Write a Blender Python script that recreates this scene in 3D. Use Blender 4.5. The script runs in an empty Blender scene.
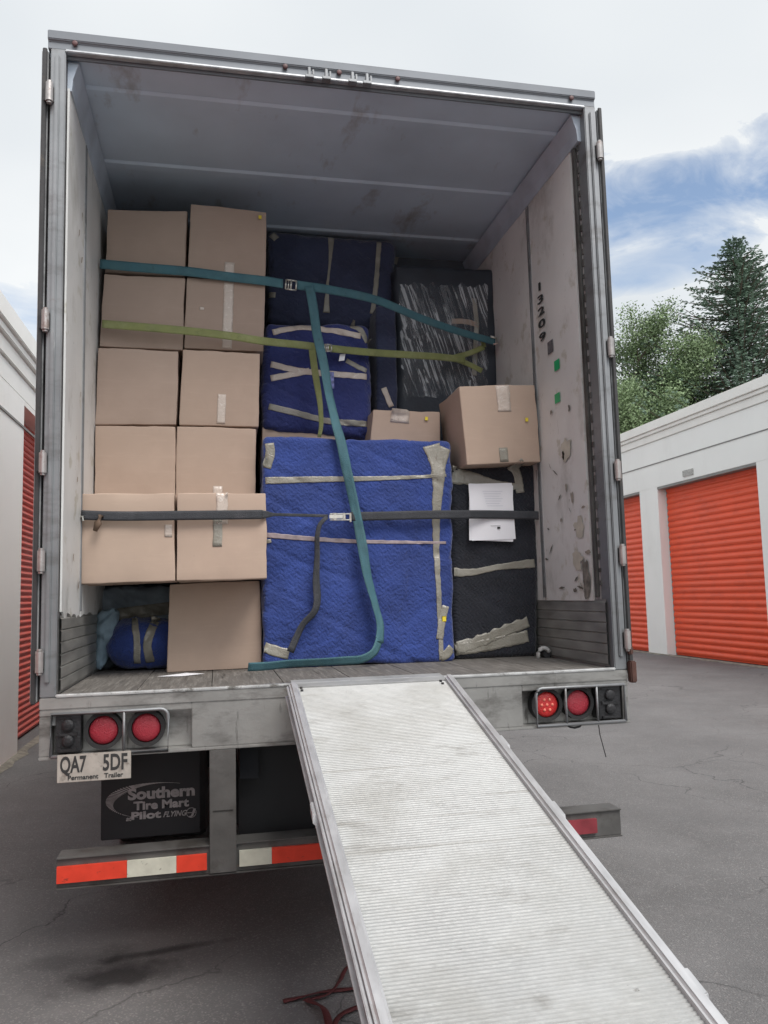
import bpy, bmesh, math, random
from mathutils import Vector, Matrix, noise
from mathutils.bvhtree import BVHTree
R = math.radians
sc = bpy.context.scene
col = sc.collection

# ------------------------------------------------------------------ camera
CP = Vector((-0.5962, -3.5082, 1.6435)); YAW, PITCH, ROLL, FPX = 0.208697, 0.102687, -0.026283, 797.13
f_ = Vector((math.sin(YAW)*math.cos(PITCH), math.cos(YAW)*math.cos(PITCH), math.sin(PITCH)))
r_ = Vector((math.cos(YAW), -math.sin(YAW), 0)); u_ = r_.cross(f_)
r_, u_ = r_*math.cos(ROLL) + u_*math.sin(ROLL), -r_*math.sin(ROLL) + u_*math.cos(ROLL)
cd = bpy.data.cameras.new('camera'); cam = bpy.data.objects.new('camera', cd); col.objects.link(cam)
m = Matrix((r_, u_, -f_)).transposed().to_4x4(); m.translation = CP; cam.matrix_world = m
cd.sensor_fit = 'VERTICAL'; cd.sensor_height = 24; cd.lens = FPX/1024*24; cd.clip_start = .05; cd.clip_end = 2000
sc.camera = cam

def at(px, py, Y):
    """point of the vertical plane y = Y seen at a pixel"""
    d = f_ + r_*((px-384)/FPX) - u_*((py-512)/FPX)
    return CP + d*((Y-CP.y)/d.y)

# ------------------------------------------------------------------ light
SUN_EL, SUN_AZ = R(56), R(155)      # azimuth from +Y clockwise: behind the camera, a little left
SKYMUL = (1.4, 1.3, 1.2)
w = bpy.data.worlds.new('World'); sc.world = w; w.use_nodes = True
nt = w.node_tree; nt.nodes.clear(); N = nt.nodes; L = nt.links
def nn(t, **k):
    n = N.new(t)
    for a, b in k.items(): setattr(n, a, b)
    return n
out = nn('ShaderNodeOutputWorld'); bg = nn('ShaderNodeBackground'); bg.inputs[1].default_value = .116
L.new(bg.outputs[0], out.inputs[0])
sky = nn('ShaderNodeTexSky', sky_type='NISHITA', sun_disc=False); sky.sun_elevation = SUN_EL; sky.sun_rotation = SUN_AZ
tc = nn('ShaderNodeTexCoord'); sep = nn('ShaderNodeSeparateXYZ'); L.new(tc.outputs['Generated'], sep.inputs[0])
def mth(op, a, b=None, c=None, clamp=False):
    n = nn('ShaderNodeMath', operation=op); n.use_clamp = clamp
    for i, v in enumerate((a, b, c)):
        if v is None: continue
        if isinstance(v, (int, float)): n.inputs[i].default_value = v
        else: L.new(v, n.inputs[i])
    return n.outputs[0]
zz = mth('ADD', mth('MAXIMUM', sep.outputs[2], 0), .12)
comb = nn('ShaderNodeCombineXYZ'); L.new(mth('DIVIDE', sep.outputs[0], zz), comb.inputs[0]); L.new(mth('DIVIDE', sep.outputs[1], zz), comb.inputs[1])
def cn(scale, detail, dist=0, rough=.55, off=(0,0,0), sc3=(1,1,1)):
    mp = nn('ShaderNodeMapping'); mp.inputs['Location'].default_value = off; mp.inputs['Scale'].default_value = sc3
    L.new(comb.outputs[0], mp.inputs[0])
    n = nn('ShaderNodeTexNoise'); n.inputs['Scale'].default_value = scale; n.inputs['Detail'].default_value = detail
    n.inputs['Distortion'].default_value = dist; n.inputs['Roughness'].default_value = rough
    L.new(mp.outputs[0], n.inputs[0]); return n.outputs[0]
n1 = cn(2.6, 9, .9); n2 = cn(3.2, 9, .8, .6, (3,1,0)); n3 = cn(.7, 4, .2, .5, (7,2,0))
# an opening in the overcast to the right of the trailer: az 29-42 deg, el 20-31 deg
az = mth('ARCTAN2', sep.outputs[0], sep.outputs[1]); el = mth('ARCSINE', sep.outputs[2])
def hole(az0, el0, wa, we, slope=0, wob=.5):
    a = mth('DIVIDE', mth('SUBTRACT', az, az0), wa)
    e = mth('DIVIDE', mth('SUBTRACT', mth('SUBTRACT', el, el0), mth('MULTIPLY', mth('SUBTRACT', az, az0), slope)), we)
    r2 = mth('ADD', mth('MULTIPLY', a, a), mth('MULTIPLY', e, e))
    r2 = mth('ADD', r2, mth('MULTIPLY', mth('SUBTRACT', n2, .5), wob*6))
    return mth('SUBTRACT', 1.0, r2, clamp=True)
h = mth('MAXIMUM', hole(.64, .438, .30, .056, .04, .75), mth('MULTIPLY', hole(.56, .375, .12, .028, .1, .5), .6))
h = mth('MAXIMUM', h, mth('MULTIPLY', hole(-.24, .30, .2, .06, .1, .5), .55))
h = mth('MAXIMUM', h, mth('MULTIPLY', hole(2.6, .7, .9, .3, .1, .5), .8))
streak = nn('ShaderNodeMapRange'); streak.inputs[1].default_value = .40; streak.inputs[2].default_value = .62
L.new(n1, streak.inputs[0])
bluem = mth('MULTIPLY', mth('POWER', h, .55), mth('SUBTRACT', 1.0, mth('MULTIPLY', streak.outputs[0], .62)))
bluem = mth('ADD', mth('MULTIPLY', bluem, .98), .03, clamp=True)
ramp = nn('ShaderNodeValToRGB'); L.new(n3, ramp.inputs[0])
ramp.color_ramp.elements[0].position = .36; ramp.color_ramp.elements[0].color = (4.9, 5.2, 5.45, 1)
ramp.color_ramp.elements[1].position = .62; ramp.color_ramp.elements[1].color = (6.2, 6.35, 6.4, 1)
skb = nn('ShaderNodeVectorMath', operation='MULTIPLY'); L.new(sky.outputs[0], skb.inputs[0]); skb.inputs[1].default_value = SKYMUL
mx = nn('ShaderNodeMix', data_type='RGBA'); L.new(bluem, mx.inputs[0]); L.new(ramp.outputs[0], mx.inputs[6]); L.new(skb.outputs[0], mx.inputs[7])
# thin cloud glows round the hidden sun, high behind the camera
gd_ = Vector((math.sin(R(185))*math.cos(R(62)), math.cos(R(185))*math.cos(R(62)), math.sin(R(62))))
dt = nn('ShaderNodeVectorMath', operation='DOT_PRODUCT'); L.new(tc.outputs['Generated'], dt.inputs[0]); dt.inputs[1].default_value = gd_
gl = mth('ADD', mth('MULTIPLY', mth('POWER', mth('MAXIMUM', dt.outputs['Value'], 0), 3.0), .9), 1.0)
gm_ = nn('ShaderNodeVectorMath', operation='SCALE'); L.new(mx.outputs[2], gm_.inputs[0]); L.new(gl, gm_.inputs['Scale'])
L.new(gm_.outputs[0], bg.inputs[0])
sl = bpy.data.lights.new('sun', 'SUN'); sl.energy = 2.1; sl.angle = R(30); sl.color = (1, .96, .9)
so = bpy.data.objects.new('sun', sl); col.objects.link(so)
sd = Vector((math.sin(SUN_AZ)*math.cos(SUN_EL), math.cos(SUN_AZ)*math.cos(SUN_EL), math.sin(SUN_EL)))
so.rotation_euler = sd.to_track_quat('Z', 'Y').to_euler(); so.location = sd*60
sc.view_settings.view_transform = 'Standard'; sc.view_settings.look = 'None'; sc.view_settings.exposure = 0.40
sc.view_settings.gamma = 1
sc.render.engine = 'CYCLES'; sc.cycles.max_bounces = 8; sc.cycles.diffuse_bounces = 5; sc.cycles.transparent_max_bounces = 12
sc.cycles.use_denoising = True

# ------------------------------------------------------------------ materials
MATS = {}
def mat(name, base, rough=.6, metal=0, var=.12, vscale=4, bump=0, bscale=40, coord='Object', extra=None, spec=.5, stretch=(1,1,1)):
    """base colour broken up by noise, roughness variation and a bump; extra(nodes) adds wear"""
    if name in MATS: return MATS[name]
    M = bpy.data.materials.new(name); M.use_nodes = True; t = M.node_tree; b = t.nodes['Principled BSDF']
    b.inputs['Roughness'].default_value = rough; b.inputs['Metallic'].default_value = metal
    b.inputs['Specular IOR Level'].default_value = spec
    tc = t.nodes.new('ShaderNodeTexCoord'); mp = t.nodes.new('ShaderNodeMapping'); mp.inputs['Scale'].default_value = stretch
    t.links.new(tc.outputs[coord], mp.inputs[0])
    n = t.nodes.new('ShaderNodeTexNoise'); n.inputs['Scale'].default_value = vscale; n.inputs['Detail'].default_value = 7
    t.links.new(mp.outputs[0], n.inputs[0])
    cr = t.nodes.new('ShaderNodeValToRGB'); t.links.new(n.outputs[0], cr.inputs[0])
    cr.color_ramp.elements[0].position = .3; cr.color_ramp.elements[1].position = .7
    cr.color_ramp.elements[0].color = tuple(c*(1-var) for c in base) + (1,)
    cr.color_ramp.elements[1].color = tuple(min(1, c*(1+var)) for c in base) + (1,)
    res = cr.outputs[0]
    if extra: res = extra(t, mp.outputs[0], res, b) or res
    t.links.new(res, b.inputs['Base Color'])
    mr = t.nodes.new('ShaderNodeMapRange'); t.links.new(n.outputs[0], mr.inputs[0])
    mr.inputs[3].default_value = max(.03, rough-.12); mr.inputs[4].default_value = min(1, rough+.12)
    t.links.new(mr.outputs[0], b.inputs['Roughness'])
    if bump:
        n2 = t.nodes.new('ShaderNodeTexNoise'); n2.inputs['Scale'].default_value = bscale; n2.inputs['Detail'].default_value = 5
        t.links.new(mp.outputs[0], n2.inputs[0])
        bp = t.nodes.new('ShaderNodeBump'); bp.inputs['Strength'].default_value = bump; bp.inputs['Distance'].default_value = .01
        t.links.new(n2.outputs[0], bp.inputs['Height']); 
        if b.inputs['Normal'].is_linked:
            t.links.new(b.inputs['Normal'].links[0].from_socket, bp.inputs['Normal'])
        t.links.new(bp.outputs[0], b.inputs['Normal'])
    MATS[name] = M; return M
def blotch(color, scale, lo, hi, detail=8, dist=0, st=(1,1,1), off=(0,0,0), amount=1):
    """a noise-masked colour layer: dirt, rust, scuffs and painted highlights"""
    def f(t, vec, prev, b):
        mp = t.nodes.new('ShaderNodeMapping'); mp.inputs['Scale'].default_value = st; mp.inputs['Location'].default_value = off
        t.links.new(vec, mp.inputs[0])
        n = t.nodes.new('ShaderNodeTexNoise'); n.inputs['Scale'].default_value = scale; n.inputs['Detail'].default_value = detail
        n.inputs['Distortion'].default_value = dist; n.inputs['Roughness'].default_value = .65
        t.links.new(mp.outputs[0], n.inputs[0])
        mr = t.nodes.new('ShaderNodeMapRange'); mr.inputs[1].default_value = lo; mr.inputs[2].default_value = hi; mr.inputs[4].default_value = amount
        t.links.new(n.outputs[0], mr.inputs[0])
        mx = t.nodes.new('ShaderNodeMix'); mx.data_type = 'RGBA'; t.links.new(mr.outputs[0], mx.inputs[0])
        t.links.new(prev, mx.inputs[6]); mx.inputs[7].default_value = tuple(color)+(1,); return mx.outputs[2]
    return f
def layers(*fs):
    def f(t, vec, prev, b):
        for g in fs: prev = g(t, vec, prev, b) or prev
        return prev
    return f

def asphalt_extra(t, vec, prev, b):
    # light and dark aggregate
    v = t.nodes.new('ShaderNodeTexVoronoi'); v.inputs['Scale'].default_value = 150; t.links.new(vec, v.inputs[0])
    sp = t.nodes.new('ShaderNodeSeparateColor'); t.links.new(v.outputs['Color'], sp.inputs[0])
    mr = t.nodes.new('ShaderNodeMapRange'); mr.inputs[1].default_value = .80; mr.inputs[2].default_value = 1; mr.inputs[4].default_value = .75
    t.links.new(sp.outputs[0], mr.inputs[0])
    mx = t.nodes.new('ShaderNodeMix'); mx.data_type = 'RGBA'; t.links.new(mr.outputs[0], mx.inputs[0]); t.links.new(prev, mx.inputs[6]); mx.inputs[7].default_value = (.27,.26,.255,1)
    prev0 = mx.outputs[2]; prev0 = blotch((.19,.185,.185), 5, .5, .72, amount=.45)(t, vec, prev0, b); prev0 = blotch((.11,.108,.11), .8, .5, .7, amount=.5)(t, vec, prev0, b)
    # cracks
    n = t.nodes.new('ShaderNodeTexNoise'); n.inputs['Scale'].default_value = 2.2; n.inputs['Detail'].default_value = 6; t.links.new(vec, n.inputs[0])
    va = t.nodes.new('ShaderNodeVectorMath'); va.operation = 'MULTIPLY_ADD'; t.links.new(n.outputs['Color'], va.inputs[0]); va.inputs[1].default_value = (.7,.7,0); t.links.new(vec, va.inputs[2])
    c = t.nodes.new('ShaderNodeTexVoronoi'); c.feature = 'DISTANCE_TO_EDGE'; c.inputs['Scale'].default_value = .75; t.links.new(va.outputs[0], c.inputs[0])
    m2 = t.nodes.new('ShaderNodeMapRange'); m2.inputs[1].default_value = .0; m2.inputs[2].default_value = .006; m2.inputs[3].default_value = 1; m2.inputs[4].default_value = 0
    t.links.new(c.outputs[0], m2.inputs[0])
    n3 = t.nodes.new('ShaderNodeTexNoise'); n3.inputs['Scale'].default_value = .55; t.links.new(vec, n3.inputs[0])
    m3 = t.nodes.new('ShaderNodeMapRange'); m3.inputs[1].default_value = .42; m3.inputs[2].default_value = .6; t.links.new(n3.outputs[0], m3.inputs[0])
    mm = t.nodes.new('ShaderNodeMath'); mm.operation = 'MULTIPLY'; t.links.new(m2.outputs[0], mm.inputs[0]); t.links.new(m3.outputs[0], mm.inputs[1])
    m4 = t.nodes.new('ShaderNodeMath'); m4.operation = 'MULTIPLY'; t.links.new(mm.outputs[0], m4.inputs[0]); m4.inputs[1].default_value = .75
    x2 = t.nodes.new('ShaderNodeMix'); x2.data_type = 'RGBA'; t.links.new(m4.outputs[0], x2.inputs[0]); t.links.new(prev0, x2.inputs[6]); x2.inputs[7].default_value = (.02,.02,.021,1)
    prev = x2.outputs[2]
    # oil stains on the ground behind the trailer
    def stain(prev, cx, cy, sx, sy, rot, amt):
        mp = t.nodes.new('ShaderNodeMapping'); mp.vector_type = 'TEXTURE'; mp.inputs['Location'].default_value = (cx,cy,0); mp.inputs['Rotation'].default_value = (0,0,rot); mp.inputs['Scale'].default_value = (sx,sy,1)
        t.links.new(vec, mp.inputs[0])
        ln = t.nodes.new('ShaderNodeVectorMath'); ln.operation = 'LENGTH'; t.links.new(mp.outputs[0], ln.inputs[0])
        nz = t.nodes.new('ShaderNodeTexNoise'); nz.inputs['Scale'].default_value = 7; nz.inputs['Detail'].default_value = 8; t.links.new(vec, nz.inputs[0])
        a = t.nodes.new('ShaderNodeMath'); a.operation = 'MULTIPLY_ADD'; t.links.new(nz.outputs[0], a.inputs[0]); a.inputs[1].default_value = 2.0; t.links.new(ln.outputs['Value'], a.inputs[2])
        mr = t.nodes.new('ShaderNodeMapRange'); mr.inputs[1].default_value = 1.35; mr.inputs[2].default_value = 2.05; mr.inputs[3].default_value = amt; mr.inputs[4].default_value = 0
        t.links.new(a.outputs[0], mr.inputs[0])
        q = t.nodes.new('ShaderNodeMix'); q.data_type = 'RGBA'; t.links.new(mr.outputs[0], q.inputs[0]); t.links.new(prev, q.inputs[6]); q.inputs[7].default_value = (.018,.018,.019,1)
        return q.outputs[2]
    for s in STAINS: prev = stain(prev, *s)
    return prev
def gpt(px, py):
    d = f_ + r_*((px-384)/FPX) - u_*((py-512)/FPX); return CP + d*(-CP.z/d.z)
STAINS = []
for (px, py, sx, sy, rot, a) in ((118,976,.26,.15,.1,.8), (155,952,.35,.05,.15,.75), (70,960,.35,.1,.2,.3)):
    p = gpt(px, py); STAINS.append((p.x, p.y, sx, sy, rot, a))

def quilt_extra(pitch, strength, zig=True):
    def f(t, vec, prev, b):
        # stitched zigzag quilting: a bump only
        sx = t.nodes.new('ShaderNodeSeparateXYZ'); t.links.new(vec, sx.inputs[0])
        def M_(op, a, c=None):
            n = t.nodes.new('ShaderNodeMath'); n.operation = op
            for i, v in enumerate((a, c)):
                if v is None: continue
                if isinstance(v, (int, float)): n.inputs[i].default_value = v
                else: t.links.new(v, n.inputs[i])
            return n.outputs[0]
        hz = M_('ADD', sx.outputs[0], sx.outputs[1])
        tri = M_('PINGPONG', sx.outputs[2] if zig else hz, pitch)
        lane = M_('ADD', hz if zig else sx.outputs[2], tri)
        s = M_('ABSOLUTE', M_('SINE', M_('MULTIPLY', lane, math.pi/(pitch*1.2))))
        s = M_('POWER', s, .35)
        bp = t.nodes.new('ShaderNodeBump'); bp.inputs['Strength'].default_value = strength; bp.inputs['Distance'].default_value = .008
        t.links.new(s, bp.inputs['Height'])
        cr = t.nodes.new('ShaderNodeTexNoise'); cr.inputs['Scale'].default_value = 34; cr.inputs['Detail'].default_value = 4; cr.inputs['Distortion'].default_value = 1.5
        t.links.new(vec, cr.inputs[0])
        b2 = t.nodes.new('ShaderNodeBump'); b2.inputs['Strength'].default_value = .5; b2.inputs['Distance'].default_value = .012
        t.links.new(cr.outputs[0], b2.inputs['Height']); t.links.new(bp.outputs[0], b2.inputs['Normal'])
        t.links.new(b2.outputs[0], b.inputs['Normal'])
        b.inputs['Sheen Weight'].default_value = .25
        return prev
    return f

def glassy(name, base, alpha, rough=.15, streak=None):
    M = bpy.data.materials.new(name); M.use_nodes = True; t = M.node_tree; b = t.nodes['Principled BSDF']
    b.inputs['Base Color'].default_value = base+(1,); b.inputs['Roughness'].default_value = rough
    if streak:
        tc = t.nodes.new('ShaderNodeTexCoord'); mp = t.nodes.new('ShaderNodeMapping'); mp.inputs['Scale'].default_value = streak[0]; mp.inputs['Rotation'].default_value = (0, streak[1], 0)
        r0 = t.nodes.new('ShaderNodeMapping'); r0.inputs['Rotation'].default_value = (0, streak[1], 0); t.links.new(tc.outputs['Object'], r0.inputs[0]); mp.inputs['Rotation'].default_value = (0,0,0)
        t.links.new(r0.outputs[0], mp.inputs[0]); n = t.nodes.new('ShaderNodeTexNoise'); n.inputs['Scale'].default_value = 1; n.inputs['Detail'].default_value = 5; n.inputs['Distortion'].default_value = .6
        t.links.new(mp.outputs[0], n.inputs[0]); mr = t.nodes.new('ShaderNodeMapRange'); mr.inputs[1].default_value = streak[2]; mr.inputs[2].default_value = streak[2]+.09; mr.inputs[3].default_value = alpha[0]; mr.inputs[4].default_value = alpha[1]
        t.links.new(n.outputs[0], mr.inputs[0])
        g = t.nodes.new('ShaderNodeTexNoise'); g.inputs['Scale'].default_value = 5; g.inputs['Detail'].default_value = 2; t.links.new(tc.outputs['Object'], g.inputs[0])
        gm = t.nodes.new('ShaderNodeMapRange'); gm.inputs[1].default_value = .42; gm.inputs[2].default_value = .58; gm.inputs[3].default_value = .30; t.links.new(g.outputs[0], gm.inputs[0])
        mu = t.nodes.new('ShaderNodeMath'); mu.operation = 'MULTIPLY'; t.links.new(mr.outputs[0], mu.inputs[0]); t.links.new(gm.outputs[0], mu.inputs[1])
        t.links.new(mu.outputs[0], b.inputs['Alpha'])
    else: b.inputs['Alpha'].default_value = alpha
    return M

def tape_extra(t, vec, prev, b):
    n = t.nodes.new('ShaderNodeTexNoise'); n.inputs['Scale'].default_value = 26; n.inputs['Detail'].default_value = 2; n.inputs['Distortion'].default_value = 3
    t.links.new(vec, n.inputs[0]); bp = t.nodes.new('ShaderNodeBump'); bp.inputs['Strength'].default_value = .45; bp.inputs['Distance'].default_value = .008
    t.links.new(n.outputs[0], bp.inputs['Height']); t.links.new(bp.outputs[0], b.inputs['Normal'])

ASPH = mat('asphalt', (.138,.135,.136), .88, var=.18, vscale=1.1, bump=.9, bscale=120, extra=asphalt_extra, coord='Object')
GALV = mat('galvanized_steel', (.25,.26,.27), .5, .55, var=.18, vscale=3, bump=.06, bscale=60,
    extra=layers(blotch((.11,.10,.095), 2.5, .52, .75, st=(1,1,3)), blotch((.16,.09,.05), 9, .66, .75, amount=.7), blotch((.5,.5,.5), 30, .64, .7, st=(1,1,.2), amount=.5)))
SILL = mat('sill_steel', (.36,.355,.34), .42, .65, var=.2, vscale=4, bump=.08, bscale=50, stretch=(1,1,1),
    extra=layers(blotch((.085,.078,.07), 3, .50, .72, st=(1,1,2.5)), blotch((.13,.075,.04), 14, .66, .74, amount=.8), blotch((.05,.045,.04), 8, .60, .68, st=(3,1,.5), off=(4,0,0), amount=.7)))
EDGE = mat('worn_edge', (.72,.72,.71), .32, .8, var=.15, vscale=20, bump=.1, extra=blotch((.28,.27,.25), 14, .55, .65))
DARKST = mat('dark_steel', (.05,.05,.052), .6, .3, var=.3, vscale=6, bump=.1, extra=blotch((.12,.10,.08), 10, .56, .7, amount=.6))
GUARD = mat('guard_steel', (.11,.107,.103), .55, .4, var=.25, vscale=6, bump=.1, extra=layers(blotch((.06,.055,.05), 5, .5, .66), blotch((.15,.09,.06), 16, .64, .74, amount=.6)))
DOORM = mat('door_edge', (.32,.325,.33), .5, .4, var=.2, vscale=5, extra=blotch((.06,.06,.06), 6, .5, .7))
HINGE = mat('hinge_steel', (.42,.40,.39), .4, .6, var=.2, vscale=20, bump=.1, extra=blotch((.2,.13,.1), 20, .55, .66, amount=.7))
LINER = mat('liner_panel', (.66,.665,.655), .5, 0, var=.07, vscale=3, bump=.1, bscale=14, stretch=(1,1,1),
    extra=layers(blotch((.30,.29,.26), 3.2, .54, .72, st=(1,1,.6), amount=.7), blotch((.07,.065,.055), 26, .685, .70, st=(1,1.4,.5), amount=.85), blotch((.36,.33,.24), 7, .58, .66, off=(5,3,1), amount=.5), blotch((.17,.16,.14), 60, .66, .70, st=(1,1,.12), amount=.45)))
SCUFF = mat('scuff_plate', (.30,.30,.285), .5, .5, var=.25, vscale=5, bump=.15, stretch=(1,1,4), extra=blotch((.30,.29,.27), 12, .58, .68, st=(1,.3,2), amount=.7))
CEIL = mat('roof_inner', (.54,.63,.74), .55, .15, var=.12, vscale=1.6, bump=.1, bscale=6, extra=blotch((.24,.2,.18), 5, .58, .74, st=(1,.4,1), amount=.7))
WOODF = mat('trailer_floor_wood', (.13,.12,.11), .7, 0, var=.3, vscale=3, bump=.35, bscale=20, stretch=(14,1,1), extra=layers(blotch((.27,.255,.235), 4, .5, .7, amount=.8), blotch((.05,.045,.04), 3, .55, .7)))
def cardboard(name, c):
    return mat(name, c, .82, 0, var=.06, vscale=2.5, bump=.10, bscale=8, spec=.25,
        extra=layers(blotch(tuple(k*.80 for k in c), 1.6, .48, .75, amount=.6), blotch(tuple(k*1.12 for k in c), 70, .55, .7, st=(.06,1,1), amount=.3), blotch(tuple(k*.6 for k in c), 22, .70, .74, amount=.6)))
CARD = [cardboard('cardboard', (.43,.325,.26)), cardboard('cardboard_pale', (.46,.35,.28)), cardboard('cardboard_dull', (.40,.305,.25))]
BLUE = mat('blue_blanket', (.027,.053,.215), .8, 0, var=.22, vscale=5, bump=.7, bscale=55, spec=.3, extra=quilt_extra(.022, .32, False))
BLUED = mat('dark_blue_blanket', (.030,.040,.15), .85, 0, var=.2, vscale=5, bump=.6, bscale=50, spec=.25, extra=quilt_extra(.03, .3, False))
NAVY = mat('navy_blanket', (.042,.050,.095), .85, 0, var=.25, vscale=4, bump=.6, bscale=40, spec=.25, extra=quilt_extra(.035, .3, False))
BLACK = mat('black_blanket', (.017,.019,.027), .8, 0, var=.25, vscale=6, bump=.4, bscale=60, spec=.3, extra=quilt_extra(.020, .45, True))
LBLUE = mat('pale_blue_blanket', (.27,.32,.37), .85, 0, var=.35, vscale=7, bump=.7, bscale=25)
TAPE = mat('packing_tape', (.27,.255,.215), .2, 0, var=.10, vscale=9, extra=layers(blotch((.38,.36,.32), 7, .50, .70, st=(1,1,1), amount=.6), tape_extra))
CLEART = mat('clear_tape', (.54,.46,.40), .14, 0, var=.08, vscale=10, extra=layers(blotch((.74,.69,.64), 22, .56, .66, dist=2, amount=.6), tape_extra))  # pale blotches put glossy highlights into the tape's colour
def webbing(name, c, c2):
    return mat(name, c, .7, 0, var=.15, vscale=10, bump=.5, bscale=220, extra=layers(blotch(c2, 9, .5, .7, amount=.8), blotch(tuple(k*.5 for k in c), 30, .6, .7, amount=.5)))
DKBL = mat('charcoal_cover', (.030,.036,.048), .7, 0, var=.3, vscale=4, bump=.3, bscale=30)
TEAL = webbing('teal_webbing', (.050,.135,.165), (.075,.17,.19))
GREEN = webbing('green_webbing', (.22,.24,.09), (.30,.32,.16))
BLKW = webbing('black_webbing', (.035,.038,.045), (.07,.07,.08))
REDW = webbing('red_webbing', (.09,.014,.016), (.05,.012,.014))
STEEL = mat('buckle_steel', (.55,.54,.5), .3, .85, var=.2, vscale=30)
RATCH = mat('ratchet_steel', (.62,.60,.55), .35, .7, var=.2, vscale=40, extra=blotch((.25,.1,.05), 40, .6, .7, amount=.6))
def ramp_extra(t, vec, prev, b):
    return layers(blotch((.25,.245,.225), 2.6, .46, .68, amount=.55), blotch((.16,.15,.135), 9, .57, .72, st=(.5,1,1), amount=.6), blotch((.50,.51,.50), 60, .58, .70, st=(.25,1,1), amount=.35), blotch((.22,.21,.19), 2.5, .60, .64, st=(.15,9,1), amount=.45), blotch((.15,.14,.13), 45, .70, .73, st=(.5,1,1), amount=.7))(t, vec, prev, b)
RAMPD = mat('ramp_deck', (.39,.395,.39), .5, .3, var=.1, vscale=5, bump=.12, bscale=90, extra=ramp_extra)
RAMPR = mat('ramp_rail', (.50,.50,.51), .4, .45, var=.14, vscale=8, bump=.06, bscale=50, stretch=(3,.5,3), extra=blotch((.35,.34,.33), 10, .55, .68, amount=.6))
RAMPI = mat('ramp_rail_groove', (.36,.35,.36), .5, .4, var=.25, vscale=10)
LENS = [mat('lens_dark_red', (.36,.028,.045), .3, 0, var=.06, vscale=50, bump=.5, bscale=220, extra=None),
        mat('lens_red', (.55,.03,.03), .25, 0, var=.08, vscale=30, bump=.4, bscale=150)]
RUBBER = mat('rubber', (.022,.022,.023), .7, 0, var=.25, vscale=8, bump=.2, extra=blotch((.06,.056,.05), 6, .55, .72, amount=.7))
FLAP = mat('mud_flap_rubber', (.008,.008,.010), .6, 0, var=.3, vscale=4, extra=blotch((.03,.028,.026), 5, .56, .75, amount=.6))
LETW = mat('flap_print', (.30,.285,.28), .7, 0, var=.25, vscale=30)
INK = mat('black_ink', (.03,.03,.03), .6)
PLATE = mat('plate_paint', (.40,.37,.33), .5, .1, var=.12, vscale=30, extra=blotch((.16,.14,.12), 25, .56, .68, amount=.7))
RTAPE = mat('reflective_red', (.62,.045,.02), .4, 0, var=.1, vscale=20, extra=blotch((.12,.03,.02), 16, .62, .68, st=(1,1,2), amount=.9))
WTAPE = mat('reflective_white', (.50,.50,.42), .4, 0, var=.12, vscale=20, extra=blotch((.10,.09,.08), 22, .64, .67, amount=.9))
STUCCO = mat('white_stucco', (.88,.885,.86), .85, 0, var=.025, vscale=.9, bump=.25, bscale=120, spec=.25, extra=layers(blotch((.74,.735,.70), 1.4, .52, .8, st=(1,1,.4), amount=.5)))
FASC = mat('fascia_paint', (.84,.83,.79), .6, 0, var=.05, vscale=2)
TRIMD = mat('dark_trim_grey', (.25,.25,.24), .8)  # dark grey of the groove strip, door tracks and right building's door headers
DOORR = mat('orange_red_door', (.80,.095,.032), .42, .0, var=.05, vscale=1.5, extra=layers(blotch((.5,.05,.018), 2, .5, .75, st=(1,1,3), amount=.5), blotch((.72,.14,.07), 9, .6, .75, st=(1,.2,3), amount=.3)))
DOORL = mat('red_door_left', (.60,.075,.045), .45, .0, var=.06, vscale=2)
DIRT = mat('curb_dirt', (.20,.185,.155), .95, 0, var=.35, vscale=10, bump=.5, bscale=40)
PAPER = mat('paper', (.80,.80,.84), .6, 0, var=.02, vscale=3)
PLAST = mat('black_plastic', (.018,.018,.02), .45, 0, var=.3, vscale=8, bump=.3, bscale=90)
STICKG = mat('green_sticker', (.02,.36,.14), .4); STICKY = mat('yellow_sticker', (.75,.60,.04), .5)
STICKX = mat('grey_stamp', (.12,.12,.13), .6, var=.5, vscale=60)
BARK = mat('bark', (.10,.075,.055), .9, 0, var=.3, vscale=5, bump=.6)
FILM = glassy('stretch_film', (.70,.74,.78), (.07,.55), .12, ((60,60,3.2), R(16), .50))
def leafmat(name, c, rough=.55):
    M = mat(name, c, rough, 0, var=.3, vscale=.7, extra=blotch(tuple(k*1.7 for k in c), 2.5, .5, .7, amount=.5))
    b = M.node_tree.nodes['Principled BSDF']; b.inputs['Subsurface Weight'].default_value = 0
    return M
LEAF1 = leafmat('birch_leaves', (.16,.225,.11)); LEAF2 = leafmat('dark_leaves', (.12,.17,.095)); CONI = leafmat('fir_needles', (.165,.235,.18)); CONI2 = leafmat('cedar_needles', (.14,.18,.10))

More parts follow.
